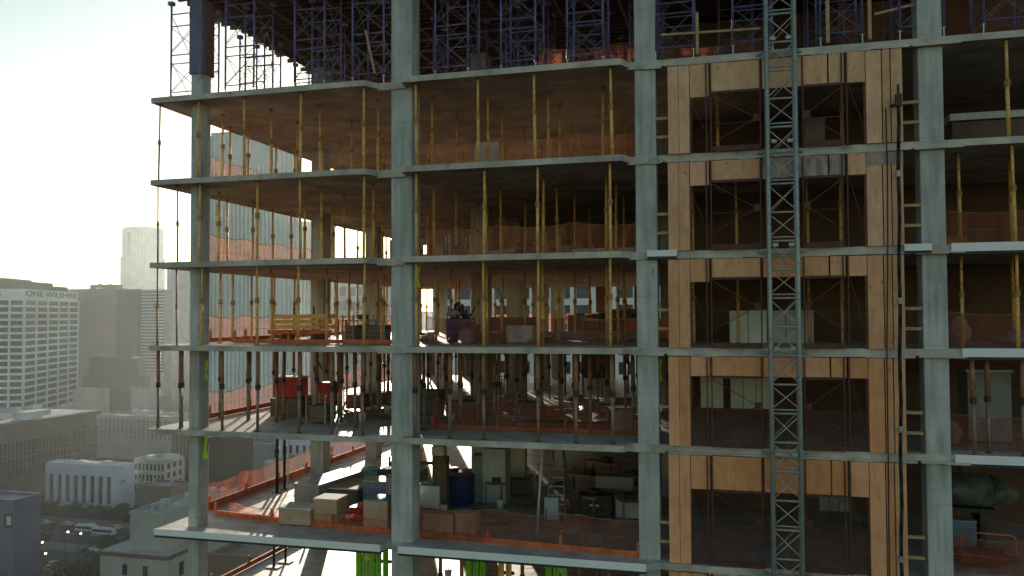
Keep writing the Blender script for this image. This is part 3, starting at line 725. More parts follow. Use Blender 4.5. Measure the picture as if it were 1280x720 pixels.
sheets(-8.05, 1.4, G_, 2, 'yellow', 'yellow upright panels between the two lime sets')
for i, (x, y) in enumerate([(-11.9, 2.0), (-10.2, 1.4), (-9.2, .8), (-7.3, 1.9), (-5.2, 1.5), (-4.7, 2.4), (-4.1, 1.1)]):
    prop('brown', x, y, G_, 'brown prop among the lime panels on the lowest floor', 'brown props on the lowest floor', h=F_ - T - G_)
# E floor goods
crate((-18.6, 3.9, E_), 1.45, .9, .72, 'pallet', 'brown palletised load carrying the red box, left bay', lid=False)
crate((-18.45, 4.0, E_ + .725), 1.15, .75, .85, 'redbox', 'bright red box on the brown palletised load', 'cartonpale')
e = empty('red_compressor', (-16.85, 4.6, E_), label='red wheeled machine beside the red box among brown props', cat='machine')
part(MB().cbox(0, .75, 0, .7, .35, 1.35, .06), 'housing', M['redbox'], e)
part(MB().tube((.12, -.03, .25), (.12, .1, .25), .24, n=14).tube((.62, -.03, .25), (.62, .1, .25), .24, n=14), 'wheels', M['rubber'], e)
part(MB().path([(.05, .1, 1.3), (-.15, .1, 1.9), (0, .1, 2.3), (.2, .1, 1.9)], .035), 'hose_loop', M['rubber'], e)
crate((-7.6, 2.7, E_), 3.6, .7, .22, 'pallet', 'low pallet stack lying across the middle bay among brown props', lid=False)
crate((-12.6, 5.4, E_), .9, .7, 1.0, 'tank', 'dark green cabinet left of the second column among brown props')
crate((-4.0, 1.9, E_), .7, .5, .8, 'greyboard', 'dark box with pale banding left of the middle column, brown prop storey')
# D floor goods: yellow timber stack
e = empty('timber_stack', (-18.3, 3.6, D_), label='stack of yellow formwork beams on bearers in the left bay', cat='timber stack')
for r_ in range(4):
    for c_ in range(4): part(MB().box(.0 + R.uniform(-.25, .1), 2.15 + R.uniform(-.1, .3), c_ * .24, c_ * .24 + .18, .32 + r_ * .21, .32 + r_ * .21 + .17), 'beam', M['yellow'] if (r_ + c_) % 5 else M['orangeboard'], e)
part(MB().box(.3, .45, -.05, 1.0, .0, .31), 'bearer', M['pallet'], e); part(MB().box(1.75, 1.9, -.05, 1.0, 0, .31), 'bearer', M['pallet'], e)
part(MB().box(.9, .95, .05, .1, .3, 1.45).box(1.8, 1.85, .05, .1, .3, 1.45), 'stake', M['darksteel'], e)
# stacks of boards etc.
def boards(x, y, z, w, d, n, m1, lab, rz=0):
    e = empty('board_pile', (x, y, z), rz, lab, 'board pile')
    for k in range(n):
        j = R.uniform(-.08, .08); part(MB().box(j, w + j, R.uniform(0, .05), d, .1 + k * .075, .1 + k * .075 + .06), 'board', M[m1], e)
    part(MB().box(.2, .3, 0, d, 0, .098).box(w - .3, w - .2, 0, d, 0, .098), 'bearer', M['pallet'], e)
boards(-18.0, 6.2, C_, 2.4, .8, 6, 'pallet', 'dark board pile near the left edge, second storey from the top')
boards(-12.7, 4.4, C_, 1.1, .8, 5, 'orangeboard', 'reddish board pile just left of the second column, second storey from the top')
boards(-10.5, 5.3, C_, 2.0, 1.0, 7, 'palegrey', 'pale rubble-grey board pile right of the second column, second storey from the top')
boards(-7.8, 5.0, C_, 1.8, .9, 8, 'greyboard', 'grey board pile at the centre of the middle bay, second storey from the top')
boards(-6.0, 4.6, C_, 2.6, .8, 6, 'palegrey', 'long pale board pile toward the middle column, second storey from the top')
boards(-10.5, 4.0, B, 1.6, 1.0, 9, 'greyboard', 'grey board pile beside the second column under the topmost slab')
boards(-13.2, 4.4, B, 1.1, .6, 4, 'palegrey', 'thin pale board pile left of the second column under the topmost slab')
boards(-9.2, 2.2, D_, 1.2, .8, 4, 'pallet', 'low dark pile in front of the white bag, yellow prop storey')
o = empty('leaning_sheet', (-9.1, 1.9, B + .02), label='pale grey sheet leaning behind the dull orange net under the topmost slab', cat='sheet')
part(MB().add([(0, 0, 0), (.9, 0, 0), (.9, .35, 1.25), (0, .35, 1.25), (0, .04, 0), (.9, .04, 0), (.9, .39, 1.25), (0, .39, 1.25)], BOXF), 'sheet', M['palegrey'], o)
def blob(name, loc, sx, sy, sz, m1, lab, cat, seed=0):
    rr = random.Random(seed); m = MB(); n, k = 14, 9
    for j in range(k + 1):
        t = j / k; r = math.sin(math.pi * (.08 + .86 * t)) ** .6
        for i in range(n):
            a = 2 * math.pi * i / n; q = 1 + rr.uniform(-.24, .24)
            m.v.append((sx * r * q * math.cos(a), sy * r * q * math.sin(a), sz * t * (1 + rr.uniform(-.03, .03))))
    for j in range(k):
        for i in range(n):
            m.f.append((j * n + i, j * n + (i + 1) % n, (j + 1) * n + (i + 1) % n, (j + 1) * n + i))
    m.f.append(tuple(range(n - 1, -1, -1))); m.f.append(tuple(range(k * n, k * n + n)))
    o = m.build(name, M[m1], loc=loc, smooth=True); return tag(o, lab, cat)
blob('rubble_sack', (-9.35, 1.9, D_ + .002), .28, .25, .6, 'cloth', 'pale rubble sack behind the net in the middle bay', 'sack', 3)
crate((-8.0, 2.4, D_), 1.0, .7, .62, 'cartonpale', 'pale box right of the rubble sack behind the net')
crate((-6.9, 8.5, D_), 1.7, .9, 1.05, 'pallet', 'dull red-brown crate at the centre of the middle bay before bright openings', lid=False)
crate((-10.7, 8.5, D_), 2.2, .9, .95, 'pallet', 'brown crate deep in the middle bay, left of the red-brown crate', lid=False)
crate((-5.4, 10.5, D_), 1.3, .9, 1.3, 'pallet', 'dark brown crate toward the middle column before the rear opening', lid=False)
crate((-4.1, 6.5, D_), 2.0, 1.2, .9, 'orangeboard', 'low rusty red crate right behind the rightmost yellow prop', lid=False)
boards(-8.0, 5.2, D_, 5.2, .7, 4, 'greyboard', 'long low grey pile running to the middle column, yellow prop storey')
e = empty('rubbish_cart', (-10.4, 2.6, D_), label='dark rubbish cart heaped with bags beside the second column', cat='cart')
part(MB().cbox(0, .95, 0, .7, .2, .95, .03), 'bin', M['navy'], e)
part(MB().tube((.15, .1, .1), (.15, .16, .1), .1, n=12).tube((.8, .1, .1), (.8, .16, .1), .1, n=12).tube((.15, .54, .1), (.15, .6, .1), .1, n=12).tube((.8, .54, .1), (.8, .6, .1), .1, n=12), 'castors', M['rubber'], e)
hp = MB()
for _ in range(16):
    a = Vector((R.uniform(.1, .85), R.uniform(.1, .6), .9)); b = a + Vector((R.uniform(-.3, .3), R.uniform(-.2, .2), R.uniform(.2, .75))); hp.bar(a, b, R.uniform(.03, .09), R.uniform(.02, .08))
part(hp, 'scrap', M['darksteel'], e)
bg = blob('bag', (-.1 + .35, .3, .96), .28, .25, .35, 'cloth', 'x', 'x', 5); bg.parent = e
for kk in ('label', 'category'): del bg[kk]
# right bay goods
e = empty('table_form', (6.9, 2.6, B), label='grey concrete forming table with a pale edge right of the lift bay, topmost storey', cat='forming table')
part(MB().cbox(0, 2.3, 0, 1.6, 1.13, 1.36, .02), 'tabletop', M['palegrey'], e)
part(MB().box(.1, 2.2, .1, 1.5, .15, 1.09), 'side_panel', M['core'], e)
part(MB().box(.1, .2, .1, 1.5, 0, .148).box(2.1, 2.2, .1, 1.5, 0, .148), 'skid', M['pallet'], e)
e = empty('site_cabin', (7.25, 2.6, E_), label='dark grey portable cabin with a pale roof rim right of the lift bay', cat='cabin')
part(MB().cbox(0, 1.25, 0, 1.2, .05, 2.25, .02), 'body', M['greyboard'], e)
part(MB().cbox(-.06, 1.31, -.06, 1.26, 2.252, 2.33, .02), 'roof', M['palegrey'], e)
part(MB().cbox(.15, 1.1, -.03, -.002, .12, 2.1, .01), 'door', M['greyboard'], e)
blob('rubble_sack', (6.8, 1.6, D_ + .002), .3, .3, .95, 'cloth', 'pale pink-grey sack just right of the right hand column', 'sack', 8)
blob('rubble_heap', (8.8, 2.2, D_ + .002), .9, .5, .5, 'cloth', 'low heap of pinkish rubble sheets behind the net at the right edge', 'heap', 9)
blob('rubble_sack', (6.6, 2.0, E_ + .002), .28, .28, .75, 'cloth', 'grey sack between the right hand column and the dark cabin', 'sack', 10)
crate((6.5, 3.2, C_), 1.0, .8, .5, 'orangeboard', 'low reddish crate right of the right hand column, second storey from the top', lid=False)
# tank in right bay of F
e = empty('mixing_tank', (6.1, 3.4, F_), label='dark green horizontal tank with a tapered end right of the lift bay', cat='tank')
part(MB().tube((0, 0, 2.0), (1.9, 0, 2.0), .52, n=20).tube((1.9, 0, 2.0), (2.7, 0, 1.85), .52, .2, n=20), 'drum', M['tank'], e, True)
part(MB().box(.2, .35, -.5, .5, .0, 1.5).box(1.5, 1.65, -.5, .5, 0, 1.5).box(0, 2.0, -.45, .45, 1.35, 1.48), 'stand', M['darksteel'], e)
part(MB().tube((1.15, 0, 2.5), (1.15, 0, 2.95), .13, n=10), 'neck', M['tank'], e, True)
o = MB().bar((0, 0, 0), (1.9, 0, .22), .16, .12).build('pale_duct', M['cartonpale'], loc=(6.1, 3.2, F_ + 2.97)); tag(o, 'pale slightly tilted plank resting over the dark tank', 'plank')
o = MB().path([(0, 0, 0), (0, 0, .75), (-.04, 0, .87), (-.14, 0, .92), (-1.4, 0, .95), (-1.5, 0, .9), (-1.53, 0, .8), (-1.53, 0, 0)], .028).build('orange_hoop', M['orange'], loc=(8.35, 2.0, F_ + .003), smooth=True); tag(o, 'orange tubular hoop rail standing before the dark tank', 'hoop rail')
blob('sheeting_heap', (7.3, 1.9, F_ + .002), 1.0, .55, .5, 'darkheap', 'heap of red-brown netting under the orange hoop rail', 'heap', 12)
crate((6.3, 3.9 - 1.0, F_ + .002), 1.2, .5, 1.05, 'bluegear', 'pale violet wrapped bundle left of the orange hoop rail', 'cloth', name='wrapped_bundle', cat='bundle')
# small loose gear on the floors
def offcut():
    m = MB(); m.bar((-.6, 0, .06), (.7, .1, .08), .1, .06); m.bar((-.4, -.15, .13), (.6, .25, .15), .09, .05)
    o = m.build('timber_offcut', M['pallet']); return tag(o, cat='offcut')
def bucket():
    e = empty('bucket', cat='bucket'); part(MB().tube((0, 0, .003), (0, 0, .36), .12, .16, n=12), 'pail', M['cartonpale'], e, True)
    part(MB().path([(-.16, 0, .34), (-.1, 0, .48), (.1, 0, .48), (.16, 0, .34)], .008, 5), 'handle', M['darksteel'], e); return e
def coil():
    m = MB()
    for k in range(3):
        q = [(math.cos(a / 12 * 6.283) * (.28 - k * .02), math.sin(a / 12 * 6.283) * (.28 - k * .02), .03 + k * .045) for a in range(13)]; m.path(q, .022, 6)
    o = m.build('hose_coil', M['orange']); return tag(o, cat='hose coil')
def bundle():
    e = empty('pipe_bundle', cat='pipe bundle')
    for k in range(7):
        a, b = (k % 4) * .09, (k // 4) * .08 + .06; part(MB().tube((-1.3 + R.uniform(-.1, .1), a + .045 * (k // 4), b), (1.3, a + .045 * (k // 4), b), .038, n=7), 'pipe', M['galv'], e, True)
    return e
def trestle():
    e = empty('work_table', cat='work table'); part(MB().box(-.9, .9, -.4, .4, .84, .89), 'tabletop', M['woodh'], e)
    for sx in (-.8, .8):
        for sy in (-.33, .33): part(MB().box(sx - .035, sx + .035, sy - .035, sy + .035, .003, .839), 'leg', M['pallet'], e)
    part(MB().cbox(-.5, -.1, -.2, .15, .892, 1.1), 'toolbox', M['darksteel'], e); return e
def cage():
    e = empty('wire_cage', cat='cage'); m = MB()
    for sx in (-.55, .55):
        for sy in (-.4, .4): part(MB().box(sx - .025, sx + .025, sy - .025, sy + .025, .003, 1.1), 'post', M['galv'], e)
    for k in range(6):
        part(MB().path([(-.55, -.4, .12 + k * .18), (.55, -.4, .12 + k * .18), (.55, .4, .12 + k * .18), (-.55, .4, .12 + k * .18), (-.55, -.4, .12 + k * .18)], .008, 4), 'wire', M['galv'], e)
    part(MB().cbox(-.5, .5, -.35, .35, .1, .7, .03), 'load', M['pallet'], e); return e
kinds = dict(offcut=(Proto(offcut), 'short dark timber offcut dropped'), bucket=(Proto(bucket), 'pale bucket standing'), coil=(Proto(coil), 'coil of orange hose lying'), bundle=(Proto(bundle), 'bundle of grey tubes lying'),
             table=(Proto(trestle), 'trestle work table with a dark toolbox standing'), cage=(Proto(cage), 'wire cage holding a brown load standing'))
where = {F_: 'on the floor of the tall crate storey', E_: 'on the floor among the brown props', D_: 'on the floor of the timber stack storey', G_: 'on the lowest floor among the lime panels', C_: 'on the floor, second storey from top'}
busy = []
for z, n in ((F_, 62), (E_, 40), (D_, 36), (G_, 16), (C_, 22)):
    for _ in range(n):
        k = R.choice(['offcut', 'offcut', 'bucket', 'coil', 'bundle', 'table', 'cage'] if z in (F_, D_) else ['offcut', 'bucket', 'offcut', 'coil', 'bundle', 'cage'])
        for _t in range(20):
            x, y = R.uniform(-16.5, -3.6), R.uniform(2.4, 14) if z != G_ else R.uniform(1, 6)
            if all(abs(x - a) > 1.0 or abs(y - b) > .8 or c != z for a, b, c in busy): break
        if z == F_ and x < -11.8 and y < 9: continue
        busy.append((x, y, z)); pr, lb = kinds[k]
        pr((x, y, z + .003), lb + ' ' + where[z], lb.split(' standing')[0].split(' lying')[0].split(' dropped')[0] + 's ' + where[z], rz=R.uniform(0, 3.1))
# things seen inside the lift openings
def panelset(x0, x1, y, z, h, m1, lab, n=3):
    e = empty('wall_panel', (x0, y, z), label=lab, cat='wall panel'); w = (x1 - x0) / n
    for k in range(n): part(MB().cbox(k * w + .01, (k + 1) * w - .01, 0, .08, .0, h + .02 * (k % 2), .01), 'board', M[m1], e)
panelset(-.1, 1.2, 3.9, D_ + .02, 1.15, 'white', 'white panels standing in the third lift opening, left of the mast', 2)
panelset(1.35, 2.75, 3.7, D_ + .02, 1.15, 'palegrey', 'white panels behind the mast in the third lift opening', 3)
panelset(-1.2, -.35, 5.4, E_ + .6, 2.0, 'white', 'pale wall panel at the far left of the fourth lift opening', 1)
panelset(-.1, 1.3, 5.4, E_ + .6, 2.0, 'white', 'pale wall panels seen left of the mast in the fourth lift opening', 3)
panelset(2.6, 3.3, 4.4, B + .02, 1.9, 'greyboard', 'grey door leaf seen right of the mast in the topmost lift opening', 1)
panelset(2.9, 3.9, 4.6, F_ + .8, 1.9, 'greyboard', 'dim grey boards right of the mast in the fifth lift opening', 3)
# lime ribbons hung by columns
for i, (px, py, Y, hgt, lab) in enumerate(((257.5, 462, .4, .75, 'lime cloth strip tied behind the corner column, brown prop storey'), (257, 557, .2, .95, 'lime cloth strip hanging by the corner column, tall crate storey'),
      (522, 345, .3, .8, 'lime cloth strip right of the second column, yellow prop storey'), (824, 462, .5, .75, 'lime cloth strip in the gap right of the middle column'), (272, 262, 3.0, .5, 'lime cloth hung from the soffit left edge, second storey from the top'),
      (459, 690, .4, .6, 'lime cloth strip left of the second column on the lowest floor'))):
    p = at_y(px, py, Y); m = MB()
    for k in range(6):
        m.v += [(-.07 + .03 * math.sin(k), .02 * math.cos(k * 2), hgt * (.5 - k / 5)), (.07 + .03 * math.sin(k * 1.4 + 1), .03 * math.sin(k * 1.7), hgt * (.5 - k / 5))]
    for k in range(5): m.f.append((2 * k, 2 * k + 1, 2 * k + 3, 2 * k + 2))
    o = m.build('marker_cloth', M['hivis'], loc=p); sm = o.modifiers.new('s', 'SOLIDIFY'); sm.thickness = .01; tag(o, lab, 'cloth')

# ============================================================ CITY
GZ = -70.0
M['asphalt'] = mat('asphalt', (.05, .052, .052), .9, vary=.3, scale=.05, coord='World')
M['ground'] = mat('city_ground', (.045, .047, .040), .95, vary=.35, scale=.02, coord='World')
M['pave'] = mat('pavement', (.12, .12, .11), .9, vary=.25, scale=.2, coord='World')
M['line'] = mat('road_paint', (.7, .7, .66), .7, vary=.2, scale=2, coord='World')
def bm(n, c, **k): M[n] = mat(n, tuple(q * (1 if n in ('b_white', 'b_tower', 'b_rib', 'b_bright') else .95 if n in ('b_slot', 'b_purple', 'b_mid', 'b_beige', 'b_unit', 'b_roof') else .60) for q in c), .85, vary=k.get('vary', .18), scale=k.get('scale', .08), coord='World')
bm('b_white', (.66, .72, .72)); bm('b_old', (.17, .175, .145), scale=.2); bm('b_mid', (.36, .36, .33), scale=.15); bm('b_brown', (.17, .13, .10)); bm('b_dark', (.10, .085, .07))
bm('b_pale', (.50, .52, .52)); bm('b_bright', (.80, .80, .76)); bm('b_slot', (.50, .54, .64)); bm('b_purple', (.14, .14, .22)); bm('b_beige', (.42, .43, .39)); bm('b_roof', (.30, .32, .32), vary=.4); bm('b_roofd', (.14, .14, .13), vary=.3); bm('b_green', (.16, .21, .19))
bm('b_tan', (.30, .22, .17)); bm('b_tower', (.62, .66, .66)); bm('b_rib', (.74, .78, .77)); bm('b_unit', (.55, .57, .57), vary=.3)
gnd = MB().quad((-6000, -3000, GZ), (6000, -3000, GZ), (6000, 9000, GZ), (-6000, 9000, GZ)).build('ground', M['ground']); tag(gnd, kind='structure')
def sheet(name, x0, x1, y0, y1, dz, mt):
    o = MB().quad((x0, y0, GZ + dz), (x1, y0, GZ + dz), (x1, y1, GZ + dz), (x0, y1, GZ + dz)).build(name, M[mt]); return tag(o, kind='structure')
sheet('road', -600, 300, 186, 206, .02, 'asphalt')
sheet('road', -190, -168, -100, 185.9, .02, 'asphalt')
sheet('road', -600, 300, 330, 350, .02, 'asphalt')
p = MB().box(-600, 300, 206, 213, GZ, GZ + .14); tag(p.build('pavement', M['pave']), kind='structure')
p = MB().box(-600, -190.1, 178, 186, GZ, GZ + .14); tag(p.build('pavement', M['pave']), kind='structure')
p = MB().box(-167.9, 300, 178, 186, GZ, GZ + .14); tag(p.build('pavement', M['pave']), kind='structure')
m = MB()
for k in range(-60, 30):
    m.quad((k * 10, 195.9, GZ + .024), (k * 10 + 4, 195.9, GZ + .024), (k * 10 + 4, 196.15, GZ + .024), (k * 10, 196.15, GZ + .024))
for k in range(12): m.quad((-188.5 + k * 1.7, 181, GZ + .146), (-187.6 + k * 1.7, 181, GZ + .146), (-187.6 + k * 1.7, 185, GZ + .146), (-188.5 + k * 1.7, 185, GZ + .146))
tag(m.build('road_marking', M['line']), kind='structure')

def face_windows(e, wallmat, u0, u1, z0, z1, nc, nr, pier, span, side, proud=.35, glass='winglass', sky_panes=(), budget=None, group2=0, top=None, winname='window', lightw=()):
    """a facade on one side of a block (local coords): side 'front' -> plane y=0 facing -y, u along x; 'right' -> plane x=0 facing +x, u along y"""
    W = u1 - u0; cw = W / nc; rh = (z1 - z0) / nr
    m = MB()
    def bx(a, b, o0, o1, za, zb, mb):
        if side == 'front': mb.box(a, b, -o1, -o0, za, zb)
        else: mb.box(o0, o1, a, b, za, zb)
    for c in range(nc + 1):
        x = u0 + c * cw; bx(x - pier * cw / 2, x + pier * cw / 2, 0.003, proud, z0 + .01, z1 - .01, m)
    for r in range(nr + 1):
        z = z0 + r * rh; bx(u0, u1, 0.003, proud - .05, z - span * rh / 2, z + span * rh / 2, m)
    part(m, 'facade_grid', wallmat, e)
    wm = {}; rest = MB(); cnt = 0
    for r in range(nr - 1, -1, -1):
        for c in range(nc):
            mb = MB(); a = u0 + c * cw + pier * cw / 2; b = u0 + (c + 1) * cw - pier * cw / 2; za = z0 + r * rh + span * rh / 2; zb = z0 + (r + 1) * rh - span * rh / 2
            bx(a + .002, b - .002, .004, .09, za + .002, zb - .002, mb)
            if cnt < (budget if budget is not None else 50):
                part(mb, winname, M['winreflect'] if (r, c) in sky_panes else M[glass], e)
            else: rest.v, rest.f = rest.add(mb.v, mb.f).v, rest.f
            cnt += 1
    if rest.v:
        o = part(rest, winname, M[glass], e); o['kind'] = 'stuff'
    return e

def block(px_l, px_r, Y, py_top, depth, label, wall, roof='b_roof', name='office_building', cat='building', front=None, right=None, ztop=None, zbot=GZ, parapet=.9, units=0, px_top=None, rz=0):
    """axis-aligned building: front face on plane y=Y between two sight lines, right side going back"""
    x0 = at_y(px_l, 400, Y).x; x1 = at_y(px_r, 400, Y).x
    z1 = ztop if ztop is not None else at_y(px_top or (px_l + px_r) / 2, py_top, Y).z
    e = empty(name, (x1, Y, zbot), rz, label, cat); W = x1 - x0; H = z1 - zbot
    part(MB().box(-W, 0, 0, depth, 0, H), 'wall', M[wall], e)
    if parapet:
        t = .4
        part(MB().box(-W - .1, .1, -.1, t, H + .002, H + parapet).box(-W - .1, .1, depth - t, depth + .1, H + .002, H + parapet).box(-W - .1, -W + t, t, depth - t, H + .002, H + parapet).box(-t, .1, t, depth - t, H + .002, H + parapet), 'parapet', M[wall], e)
        part(MB().box(-W + t, -t, t, depth - t, H + .002, H + .1), 'roof', M[roof], e)
    for k in range(units):
        a = R.uniform(-W * .85, -W * .15); b = R.uniform(depth * .1, depth * .8); s = R.uniform(1.2, 3.2)
        part(MB().cbox(a, a + s * 1.3, b, b + s, H + .11, H + .11 + R.uniform(.8, 2.4), .1), 'roof_unit', M['b_unit'], e)
    if front: face_windows(e, M[wall], -W, 0, *[H if v is None else v for v in front[:2]], *front[2:], 'front')
    if right: face_windows(e, M[wall], 0, depth, *[H if v is None else v for v in right[:2]], *right[2:], 'right')
    return e, W, H
def zt(px, py, Y): return at_y(px, py, Y).z

# white grid tower with the lettering
Yw = 400; cx = at_y(30, 400, Yw).x; top = zt(30, 361, Yw); H = top - GZ
ang = math.radians(21.6)
dvec = Vector((-math.sin(ang), math.cos(ang), 0))
# width of right face: find t so that the far corner sits at px 97
def pxof(p):
    w = RC @ (np.array(p) - np.array([0, CAMY, 0])); return 640 + FPX * w[0] / w[2], 360 + FPX * w[1] / w[2]
t = 10
while pxof((cx + dvec.x * t, Yw + dvec.y * t, 0))[0] < 97: t += .5
WR = t; WL = 60
e = empty('grid_tower', (cx, Yw, GZ), ang, 'white office block with square grid facade and lettering along its parapet', 'office tower')
part(MB().box(-WL, 0, 0, WR, 0, H), 'wall', M['b_white'], e)
zw0 = zt(30, 519, Yw) - GZ; zw1 = zt(30, 374, Yw) - GZ
bl = set((r, c) for r in range(0, 6) for c in range(4, 7) if R.random() < .5)  # lower panes that carry the painted sky reflection
face_windows(e, M['b_white'], 0, WR, zw0, zw1, 5, 17, .15, .34, 'right', .5, budget=60)
face_windows(e, M['b_white'], -WL, 0, zw0, zw1, 7, 17, .15, .34, 'front', .5, sky_panes=bl, budget=40)
part(MB().box(-WL * .8, -2, 4, WR * .55, H + .002, H + 5.2).box(-WL * .6, -14, 6, WR * .5, H + 5.203, H + 7.2), 'plant_room', M['b_old'], e)
part(MB().box(-6, WR * 0 - .5, WR * .56, WR * .8, H + .002, H + 3.2), 'plant_room', M['b_old'], e)
m = MB()
for k in range(5): m.tube((-30 + k * 4, 10, H + 7), (-30 + k * 4, 10, H + 11 + k % 3), .15, n=5)
part(m, 'antenna', M['b_dark'], e)
def text(s, size, loc, rot, parent, mt, name='lettering'):
    c = bpy.data.curves.new(name, 'FONT'); c.body = s; c.size = size; c.extrude = .08; c.align_x = 'LEFT'; c.align_y = 'CENTER'; c.offset = .05
    o = bpy.data.objects.new(name, c); COL.objects.link(o); o.data.materials.append(mt); bpy.context.view_layer.update()
    me = bpy.data.meshes.new_from_object(o); me.materials.clear(); me.materials.append(mt); bpy.data.objects.remove(o)
    o = bpy.data.objects.new(name, me); COL.objects.link(o); o.parent = parent; o.location = loc; o.rotation_euler = rot; return o
lm = mat('sign_letters', (.07, .09, .09), .6)
hz = (zw1 + H) / 2 + .3
tr = text('ONE WILSHIRE', 5.2, (.15, 1.5, hz), (math.pi / 2, 0, math.pi / 2), e, lm)
bpy.context.view_layer.update(); sc = (WR - 4) / max(tr.dimensions.x, .1); tr.scale = (sc, 1, 1)
tl = text('ONE WILSHIRE', 5.2, (-56, -.15, hz), (math.pi / 2, 0, 0), e, lm)
bpy.context.view_layer.update(); tl.scale = (42 / max(tl.dimensions.x, .1), 1, 1)

# brown blocks behind
block(60, 145, 620, 362, 12, 'brown banded office block right behind the white grid tower', 'b_brown', front=(60, None, 1, 16, .02, .45), units=4, px_top=120)
block(112, 143, 634, 357, 10, 'upper brown setback block with a small roof hut, behind the banded block', 'b_brown', units=3)
block(145, 172, 540, 363, 4, 'plain dark brown slab block left of the pale striped block', 'b_dark', units=2)
block(174, 206, 600, 363, 10, 'pale block with fine horizontal stripes, right of the dark brown slab', 'b_pale', front=(20, None, 1, 26, .02, .5))
block(208, 262, 640, 328, 40, 'pale hazy slab behind the leftmost props', 'b_pale')
block(215, 236, 560, 365, 8, 'narrow grey slab in front of the pale hazy slab', 'b_mid')
# rounded tall tower
Yt = 1050; pc = at_y(178, 400, Yt); zc = float((RC @ np.array([pc.x, pc.y - CAMY, 0]))[2]); rr_ = 28.5 * zc * math.cos(math.atan(462 / FPX)) / FPX
e = empty('round_tower', (pc.x, pc.y, GZ), label='tallest rounded pale tower with stepped shoulders fading in the haze', cat='tower')
h1 = zt(178, 322, Yt) - GZ; h2 = zt(178, 285, Yt) - GZ
part(MB().tube((0, 0, 0), (0, 0, h1), rr_, n=40), 'lower_shaft', M['b_tower'], e)
part(MB().tube((0, 0, h1), (0, 0, h2 - 2), rr_ * .90, n=40).tube((0, 0, h2 - 2), (0, 0, h2), rr_ * .88, rr_ * .8, n=40), 'upper_shaft', M['b_tower'], e)
m = MB()
for k in range(36):
    a = 2 * math.pi * k / 36; m.tube((rr_ * .92 * math.cos(a), rr_ * .92 * math.sin(a), h1 * .3), (rr_ * .92 * math.cos(a), rr_ * .92 * math.sin(a), h2 - 3), .35, n=5)
part(m, 'fins', M['b_rib'], e)
part(MB().box(rr_ * -.1, rr_ * .02, -rr_ * .96, -rr_ * .6, h1 * .4, h2 - 9), 'recess', M['b_mid'], e)
# ribbed tower
def ribbed(px0, px1, Y, pyt, depth, label, nr):
    e, W, H = block(px0, px1, Y, pyt, depth, label, 'b_tower', parapet=1.2)
    for k in range(nr + 1):
        x = -W + W * k / nr; part(MB().box(x - .28, x + .28, -.7, -.003, 0, H - (11 if k > 1 else 0)), 'rib', M['b_rib'], e)
    for k in range(int(depth / 2.6)):
        y = 1.3 + k * 2.6; part(MB().box(.003, .7, y - .28, y + .28, 0, H - 3), 'rib', M['b_rib'], e)
    m = MB()
    for z in range(6, int(H), 4): m.box(-W + .1, -.1, -.1, -.004, z, z + .6)
    part(m, 'floor_band', M['b_tower'], e)
ribbed(263, 345, 210, 168, 14, 'tall pale ribbed tower seen through the left side of the frame', 16)
ribbed(349, 396, 232, 281, 14, 'lower pale ribbed block right of the tall ribbed tower', 10)
# pale block seen through rear openings
block(545, 850, 95, 330, 20, 'pale office block seen through the rear openings of the frame', 'b_bright', front=(55, None, 12, 7, .3, .35), ztop=4.7)
block(400, 470, 330, 355, 25, 'hazy low block seen between the inner columns at the left', 'b_pale', front=(50, None, 6, 5, .3, .4))
# mid distance low stuff
block(112, 172, 470, 449, 9, 'long low grey-green building with pale roof edge', 'b_green', units=2)
block(105, 178, 430, 472, 8, 'brown low building with a sloping deck below the grey-green one', 'b_brown')
block(92, 126, 400, 488, 8, 'small cream block with blind left wall', 'b_mid', units=1)
block(165, 188, 400, 489, 7, 'tiny pale block with two rows of windows', 'b_pale', front=(27, None, 4, 2, .4, .4))
# long old building: visible side faces +x
Xo = -262; 
e = empty('old_block', (Xo, 225, GZ), label='long dark stone office building with pilasters and a cornice, lower left', cat='building')
ho = at_x(60, 522, Xo).z - GZ; yo1 = at_x(120, 520, Xo).y - 225
part(MB().box(-60, 0, -60, yo1, 0, ho), 'wall', M['b_old'], e)
face_windows(e, M['b_old'], -40, yo1, ho * .30, ho - 7, 46, 3, .5, .10, 'right', .6, budget=75)
part(MB().box(.003, 1.5, -60, yo1 + .8, ho - 1.6, ho).box(.003, .9, -60, yo1 + .4, ho - 7.2, ho - 6.5).box(.003, .9, -60, yo1 + .4, ho * .55, ho * .55 + .6), 'cornice', M['b_old'], e)
part(MB().box(-58, -1, -58, yo1 - 1, ho + .002, ho + .15), 'roof', M['b_roof'], e)
for k in range(16):
    a = R.uniform(-40, -5); b = R.uniform(-30, yo1 - 10); s = R.uniform(2, 6)
    part(MB().cbox(a, a + s, b, b + s * 1.4, ho + .16, ho + .16 + R.uniform(1, 3), .2), 'roof_unit', M['b_unit'], e)
# mid pale building with paired windows
e, W, H = block(121, 216, 318, 522, 16, 'pale stone building with rows of paired windows above the white slotted block', 'b_mid', front=(10, None, 18, 8, .42, .45), units=9)
part(MB().box(-W - .8, .8, -.9, -.37, H - 1.2, H - .1), 'cornice', M['b_mid'], e)
block(217, 243, 250, 541, 30, 'tan building with vertical strips behind the corner column', 'b_tan', front=(4, None, 6, 1, .55, .1), units=2)
block(244, 259, 262, 556, 20, 'narrow grey-brown building edge behind the corner column', 'b_old')
